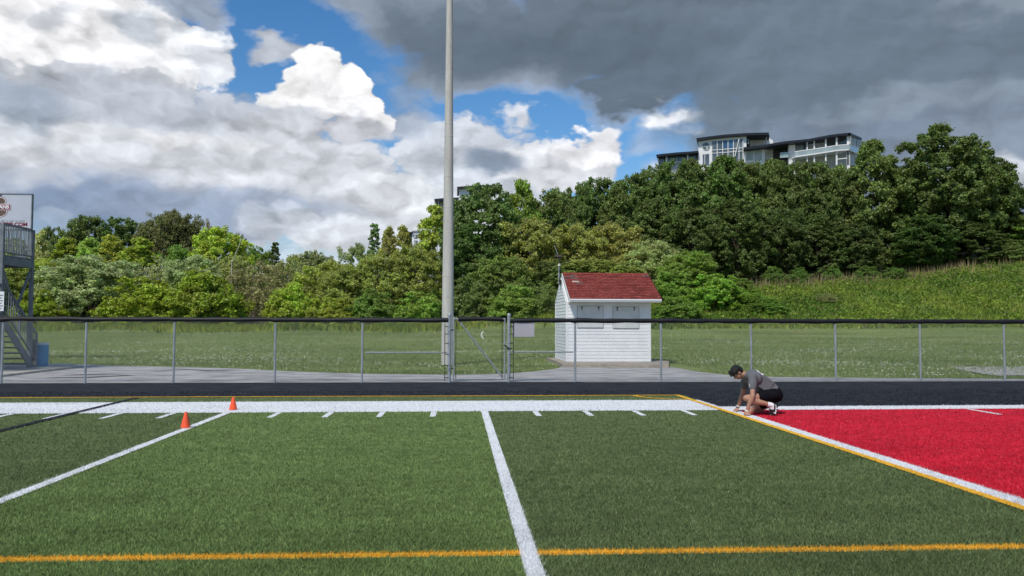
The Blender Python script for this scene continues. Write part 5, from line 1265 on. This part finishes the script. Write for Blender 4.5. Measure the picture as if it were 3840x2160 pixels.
f = 0.5+0.5*np.sin(X*0.33+2*np.sin(Y*0.21))*np.cos(Y*0.29+1.5*np.sin(X*0.17)); band = 0.35+0.65*(0.5+0.5*np.sin(Y*0.62+0.4*np.sin(X*0.2)))
lim = np.interp(X, EDG[:, 0], EDG[:, 1])
ok = (rng.random(n) < f**2.0*band*0.9+0.03) & (Y > lim+0.1) & ~((X > sl-0.5) & (X < sr+1.2) & (Y > 27) & (Y < YB+0.6)) & ~((X < G(305, 1375)[0]) & (Y < 30.4))
X, Y = X[ok], Y[ok]; n = len(X); Z = hz(X, Y)+rng.uniform(0.05, 0.10, n); s = rng.uniform(0.010, 0.020, n)*(1+Y*0.009)
v = np.zeros((n, 4, 3))
for k_, (dx, dz) in enumerate(((-1, 0), (0, -0.8), (1, 0), (0, 0.8))): v[:, k_] = np.stack([X+dx*s, Y+rng.normal(0, 0.004, n), Z+dz*s], 1)
tag(link('clover_flowers', np_mesh('clover_flowers', v.reshape(-1, 3), np.arange(4*n).reshape(-1, 4)), mat('clover_white', (0.58, 0.60, 0.46), 0.9, 0.2, 4)), 'white clover heads scattered through the lawn', 'flowers', kind='stuff')

# ------------------------------------------------------------------ kneeling player
def pz(zx, zyy, Y): q = at(2680+zx/6.037, 1340+zyy/6.037, Y); return Vector([float(c) for c in q])
def capsule(bm, a, ra, b, rb, n=12):
    a = Vector(a); b = Vector(b); d = b-a; L = d.length
    if L < 1e-5: d = Vector((0, 0, 1)); 
    d = d.normalized(); u = d.orthogonal().normalized(); w = d.cross(u)
    rings = []
    for t in (-90, -60, -30, 0): c = math.cos(math.radians(t)); s_ = math.sin(math.radians(t)); rings.append((a+d*ra*s_, ra*max(c, 0.02)))
    for t in (0, 30, 60, 90): c = math.cos(math.radians(t)); s_ = math.sin(math.radians(t)); rings.append((b+d*rb*s_, rb*max(c, 0.02)))
    vs = []
    for (p, r) in rings: vs.append([bm.verts.new(p+(u*math.cos(2*math.pi*k/n)+w*math.sin(2*math.pi*k/n))*r) for k in range(n)])
    for i in range(len(vs)-1):
        for k in range(n): bm.faces.new((vs[i][k], vs[i][(k+1) % n], vs[i+1][(k+1) % n], vs[i+1][k]))
    bm.faces.new(vs[0][::-1]); bm.faces.new(vs[-1])
def ellipsoid(bm, c, r, rot=None):
    m = Matrix.Translation(Vector(c)) @ (rot.to_4x4() if rot else Matrix.Identity(4)) @ Matrix.Diagonal((*r, 1))
    bmesh.ops.create_uvsphere(bm, u_segments=20, v_segments=14, radius=1.0, matrix=m)
def fuse(name, build, voxel, m, parent, smooth=4):
    bm = bmesh.new(); build(bm); me = bpy.data.meshes.new(name+'_src'); bm.to_mesh(me); bm.free()
    o = bpy.data.objects.new(name+'_src', me); C.objects.link(o)
    r = o.modifiers.new('r', 'REMESH'); r.mode = 'VOXEL'; r.voxel_size = voxel
    s_ = o.modifiers.new('s', 'SMOOTH'); s_.iterations = smooth; s_.factor = 0.5
    me2 = bpy.data.meshes.new_from_object(o.evaluated_get(bpy.context.evaluated_depsgraph_get()))
    bpy.data.objects.remove(o); bpy.data.meshes.remove(me)
    me2.name = name; me2.transform(Matrix.Translation(-wloc(parent))); me2.materials.clear()
    me2.polygons.foreach_set('use_smooth', [True]*len(me2.polygons))
    return link(name, me2, m, parent)
SKIN = mat('skin', (0.40, 0.215, 0.145), 0.55, 0.10, 12, spec=0.35); HAIR = mat('black_hair', (0.010, 0.009, 0.009), 0.5, 0.4, 60, 0.6, 120, stretch=(1, 1, 0.3))
SHIRT = mat('grey_jersey', (0.125, 0.127, 0.138), 0.85, 0.10, 9, 0.25, 14); SHORTS = mat('black_shorts', (0.007, 0.007, 0.010), 0.9, 0.25, 9, 0.3, 16, spec=0.08)
SOCK = mat('white_sock', (0.78, 0.78, 0.80), 0.9, 0.05, 30); SHOE = mat('black_boot', (0.016, 0.016, 0.018), 0.5, 0.25, 20); WPRINT = mat('white_print', (0.82, 0.82, 0.84), 0.7, 0.03, 20)
YN_, YFr = 13.62, 14.10                       # near side and far side of the body
YC_ = (YN_+YFr)/2+0.02
root = pz(1100, 1330, YC_); root.z = 0.012
per = thing('person', 'person in grey jersey and black shorts kneeling with both hands on the goal line', 'person', root)
hipN, hipF = pz(1330, 850, YC_-0.10), pz(1330, 850, YC_+0.10)
kneN, anN, toN = pz(715, 925, YN_+0.02), pz(1290, 1085, YN_+0.02), pz(1330, 1315, YN_+0.02)
kneF, anF, toF = pz(815, 1228, YFr-0.02), pz(1270, 1085, YFr), pz(1330, 1255, YFr)
shN, elN, wrN = pz(860, 450, YC_-0.19), pz(858, 880, YN_-0.06), pz(722, 1215, YN_-0.02)
shF, elF, wrF = pz(700, 480, YC_+0.20), pz(640, 800, YFr+0.08), pz(520, 1140, YFr+0.12)
pelv, waist, chest, neck0 = pz(1320, 800, YC_), pz(1160, 640, YC_), pz(880, 470, YC_), pz(715, 400, YC_)
headc = pz(500, 345, YC_)
# head frame: forward = face direction (down-left), up = crown
fwd = Vector((-0.62, -0.10, -0.78)).normalized(); upv = (Vector((-0.72, 0, 0.69)) - fwd*Vector((-0.72, 0, 0.69)).dot(fwd)).normalized(); rgt = fwd.cross(upv)
HR = Matrix((rgt, fwd, upv)).transposed()
def hp(x, y, z): return headc + HR @ Vector((x, y, z))
def hand(bm, wr, d, side):
    d = Vector(d).normalized(); pn = Vector((0, 0, 1)); lat = d.cross(pn).normalized()
    palm = wr+d*0.055; capsule(bm, wr, 0.025, palm, 0.030)
    capsule(bm, wr+lat*0.016, 0.020, palm+lat*0.024, 0.020); capsule(bm, wr-lat*0.016, 0.020, palm-lat*0.024, 0.020)
    for i, (o, l) in enumerate(((-0.033, 0.062), (-0.012, 0.076), (0.011, 0.072), (0.032, 0.056))):
        b0 = palm+d*0.015+lat*o*0.85; k1 = b0+d*l*0.5+lat*o*0.25+Vector((0, 0, -0.006)); k2 = k1+d*l*0.35+lat*o*0.12+Vector((0, 0, -0.022))
        k1.z = max(k1.z, 0.03); k2.z = max(0.026, k2.z)
        capsule(bm, b0, 0.0105, k1, 0.0095, 8); capsule(bm, k1, 0.0095, k2, 0.0082, 8)
    th0 = wr+d*0.02-lat*side*0.028; th1 = th0+d*0.035-lat*side*0.035; th2 = th1+d*0.03-lat*side*0.008+Vector((0, 0, -0.015)); th2.z = max(th2.z, 0.026)
    capsule(bm, th0, 0.014, th1, 0.012, 8); capsule(bm, th1, 0.012, th2, 0.009, 8)
def lerp(a, b, t): return a.lerp(b, t)
def body(bm):
    for h, k, a in ((hipN, kneN, anN), (hipF, kneF, anF)):
        capsule(bm, h, 0.095, lerp(h, k, 0.5), 0.080); capsule(bm, lerp(h, k, 0.5), 0.080, k, 0.058)
        capsule(bm, k, 0.054, lerp(k, a, 0.32)+Vector((0, 0, -0.012)), 0.058); capsule(bm, lerp(k, a, 0.32)+Vector((0, 0, -0.012)), 0.058, lerp(k, a, 0.7), 0.043); capsule(bm, lerp(k, a, 0.7), 0.043, a, 0.036)
    for a, t in ((anN, toN), (anF, toF)): capsule(bm, a, 0.036, t, 0.028)
    for s_, e, w, in ((shN, elN, wrN), (shF, elF, wrF)):
        capsule(bm, s_, 0.062, lerp(s_, e, 0.5), 0.050); capsule(bm, lerp(s_, e, 0.5), 0.050, e, 0.041)
        capsule(bm, e, 0.041, lerp(e, w, 0.3), 0.044); capsule(bm, lerp(e, w, 0.3), 0.044, w, 0.026)
    capsule(bm, pelv, 0.13, waist, 0.125); capsule(bm, waist, 0.125, chest, 0.145); capsule(bm, chest+Vector((0, 0.06, 0)), 0.12, chest+Vector((0, -0.06, 0)), 0.12); capsule(bm, chest, 0.12, neck0, 0.062)
    capsule(bm, shN, 0.062, neck0, 0.055); capsule(bm, shF, 0.062, neck0, 0.055)
    capsule(bm, neck0, 0.058, hp(0, -0.03, -0.06), 0.054)
    ellipsoid(bm, hp(0, -0.012, 0.025), (0.074, 0.094, 0.092), HR); ellipsoid(bm, hp(0, 0.022, -0.045), (0.058, 0.066, 0.072), HR)
    capsule(bm, hp(0, 0.058, -0.092), 0.024, hp(0, 0.02, -0.085), 0.04)
    capsule(bm, hp(0, 0.088, 0.0), 0.010, hp(0, 0.106, -0.036), 0.014, 8); capsule(bm, hp(-0.012, 0.092, -0.040), 0.009, hp(0.012, 0.092, -0.040), 0.009, 8)
    capsule(bm, hp(-0.02, 0.078, -0.066), 0.010, hp(0.02, 0.078, -0.066), 0.010, 8)
    capsule(bm, hp(-0.035, 0.074, 0.018), 0.012, hp(0.035, 0.074, 0.018), 0.012, 8)
    for s_ in (-1, 1): ellipsoid(bm, hp(s_*0.076, -0.012, -0.015), (0.012, 0.020, 0.032), HR)
    hand(bm, wrN, Vector((-0.05, -0.10, -0.95))*0.5+Vector((-0.12, -0.15, -0.35)), 1); hand(bm, wrF, Vector((-0.38, -0.08, -0.62)), -1)
bod = fuse('body', body, 0.0075, SKIN, per, 3)
def hair(bm):
    ellipsoid(bm, hp(0, -0.018, 0.045), (0.087, 0.102, 0.088), HR); ellipsoid(bm, hp(0, -0.05, 0.0), (0.080, 0.078, 0.085), HR)
    ellipsoid(bm, hp(0, 0.070, 0.075), (0.072, 0.045, 0.045), HR)
    for i in range(11):
        x = -0.07+0.014*i; capsule(bm, hp(x*0.9, 0.055, 0.098), 0.022, hp(x*1.05, 0.100+0.006*math.sin(i*2.1), 0.030+0.010*math.cos(i*1.7)), 0.011, 8)
    for s_ in (-1, 1):
        for j in range(4): capsule(bm, hp(s_*0.07, 0.045-0.03*j, 0.055), 0.022, hp(s_*0.078, 0.045-0.032*j, 0.008-0.006*j), 0.010, 8)
    for j in range(6): capsule(bm, hp(-0.05+0.02*j, -0.09, 0.0), 0.022, hp(-0.045+0.018*j, -0.082, -0.065), 0.010, 8)
fuse('hair', hair, 0.008, HAIR, per, 1)
def shirt(bm):
    g = 0.016
    capsule(bm, lerp(pelv, waist, 0.10), 0.146, waist, 0.142); capsule(bm, waist, 0.140, chest, 0.158)
    capsule(bm, waist+Vector((0.0, 0, -0.04)), 0.11, lerp(waist, chest, 0.5)+Vector((0.0, 0, -0.05)), 0.12)
    capsule(bm, chest+Vector((0, 0.08, 0)), 0.13, chest+Vector((0, -0.08, 0)), 0.13); capsule(bm, chest, 0.13, lerp(chest, neck0, 0.8), 0.072)
    for s_, e in ((shN, elN), (shF, elF)):
        capsule(bm, s_, 0.080, lerp(s_, neck0, 0.8), 0.066); capsule(bm, s_, 0.080, lerp(s_, e, 0.42), 0.078); capsule(bm, lerp(s_, e, 0.42), 0.078, lerp(s_, e, 0.55), 0.066)
    for i in range(7):      # folds across the side
        t = i/6; p = lerp(waist, chest, t*0.8-0.15); capsule(bm, p+Vector((0.05, -0.122, 0.085)), 0.020, p+Vector((-0.06, -0.142, -0.08)), 0.016, 8)
shirt_o = fuse('jersey', shirt, 0.010, SHIRT, per, 3)
def shorts(bm):
    capsule(bm, pelv, 0.152, lerp(pelv, waist, 0.35), 0.132); capsule(bm, hipN, 0.125, hipF, 0.125)
    capsule(bm, pelv+Vector((0.02, -0.05, -0.04)), 0.14, pelv+Vector((0.02, 0.05, -0.04)), 0.14)
    capsule(bm, hipN, 0.122, lerp(hipN, kneN, 0.42), 0.108); capsule(bm, lerp(hipN, kneN, 0.42), 0.108, lerp(hipN, kneN, 0.50), 0.100)
    capsule(bm, hipF, 0.120, lerp(hipF, kneF, 0.5), 0.105)
fuse('shorts', shorts, 0.010, SHORTS, per, 3)
for (k, a, t, nm) in ((kneN, anN, toN, 'near'), (kneF, anF, toF, 'far')):
    fuse('sock', lambda bm: (capsule(bm, lerp(k, a, 0.86), 0.044, a, 0.047), capsule(bm, a, 0.047, lerp(a, t, 0.35), 0.044)), 0.008, SOCK, per, 2)
    ax = (t-a).normalized(); bk = Vector((1, 0, 0)); bk = (bk-ax*bk.dot(ax)).normalized()
    def boot(bm):
        capsule(bm, lerp(a, t, 0.15)+bk*0.042, 0.042, lerp(a, t, 0.62)+bk*0.012, 0.046); capsule(bm, lerp(a, t, 0.45)-bk*0.008, 0.044, t+ax*0.002, 0.040)
        capsule(bm, t+Vector((-0.02, 0, 0.0)), 0.032, t+Vector((-0.055, 0, -0.004)), 0.026)
        capsule(bm, a+bk*0.052, 0.030, lerp(a, t, 0.3)+bk*0.045, 0.036)
    bo = fuse('boot', boot, 0.008, SHOE, per, 2)
    st_ = MB()
    for tt in (0.0, 0.22, 0.5, 0.75):
        for dy in (-0.022, 0.022):
            p = lerp(a, t, tt)+bk*(0.078-0.02*tt)+Vector((0, dy, 0)); st_.tube([p, p+bk*0.03], [0.011, 0.007], 6)
    st_.build('stud', SHOE, bo)
    for zz in (0.5, 0.6, 0.7): 
        p = lerp(a, t, zz)-bk*0.05; MB().bar(p+Vector((0, -0.02, 0)), p+Vector((0, 0.02, 0)), 0.007).build('lace', mat('lace_dark', (0.05, 0.05, 0.05), 0.8), bo)
    if nm == 'near':      # white curved mark on the boot
        sw = MB(); P_ = [pz(*q, YN_-0.045) for q in ((1330, 1235), (1350, 1272), (1376, 1282), (1390, 1262), (1399, 1200), (1401, 1130), (1392, 1070), (1393, 1130), (1389, 1200), (1381, 1250), (1366, 1262))]
        sw.prism(P_, (0, 0.03, 0)); sw.build('boot_mark', WPRINT, bo)
        sw = MB(); P_ = [pz(*q, YN_-0.052+0.02) for q in ((1275, 1100), (1285, 1116), (1303, 1098), (1286, 1106))]; sw.prism(P_, (0, 0.004, 0)); sw.build('sock_mark', SHOE, per)
def band(wr, el, m, off, r): p = lerp(wr, el, off); d = (el-wr).normalized(); MB().tube([p-d*0.009, p+d*0.009], r, 14).build('wristband', m, per, True)
band(wrN, elN, WPRINT, 0.03, 0.034); band(wrF, elF, WPRINT, 0.10, 0.034); band(wrF, elF, SHOE, 0.03, 0.034)
# eyes and brows
for s_ in (-1, 1):
    e = MB(); e.lathe(hp(s_*0.030, 0.082, 0.0), [(0.002, -0.008), (0.009, -0.004), (0.010, 0.002), (0.006, 0.007)], 8); eo = e.build('eye', mat('eye_dark', (0.02, 0.015, 0.012), 0.3), per)
    MB().bar(hp(s_*0.016, 0.090, 0.020), hp(s_*0.046, 0.080, 0.022), 0.008, 0.010).build('eyebrow', HAIR, per)
MB().bar(hp(-0.022, 0.088, -0.068), hp(0.022, 0.088, -0.068), 0.004, 0.006).build('mouth', mat('lip', (0.22, 0.09, 0.075), 0.5), per)
# print on the jersey, laid onto its surface
dgm = shirt_o.data; off_ = wloc(per)
bvh = BVHTree.FromPolygons([v.co+off_ for v in dgm.vertices], [p.vertices[:] for p in dgm.polygons])
def decal(name, polys, m):
    mb = MB()
    for poly in polys:
        n0 = len(poly); top = []
        for p in poly:
            loc, nr, i, d = bvh.find_nearest(p); top.append(loc+nr*0.004)
        mb.add(top, [tuple(range(n0))])
    mb.build(name, m, shirt_o)
ring = []; cxy = (1010, 385); 
for i in range(18):
    t0, t1 = 2*math.pi*i/18, 2*math.pi*(i+1)/18
    f_ = lambda t, r: pz(1015+math.cos(t)*78*r+math.sin(t)*10*r, 388+math.cos(t)*62*r-math.sin(t)*26*r, YC_-0.02)+Vector((0, math.sin(t)*0.10*r, 0.05))
    ring.append([f_(t0, 0.62), f_(t1, 0.62), f_(t1, 1.05), f_(t0, 1.05)])
decal('back_number', ring, WPRINT)
q = [pz(*c, YN_-0.05) for c in ((680, 605), (735, 585), (775, 640), (778, 695), (740, 665), (700, 630))]
decal('chest_emblem', [[q[0], q[1], q[2]], [q[0], q[2], q[5]], [q[5], q[2], q[4]], [q[4], q[2], q[3]]], mat('emblem_pale', (0.50, 0.52, 0.50), 0.7))
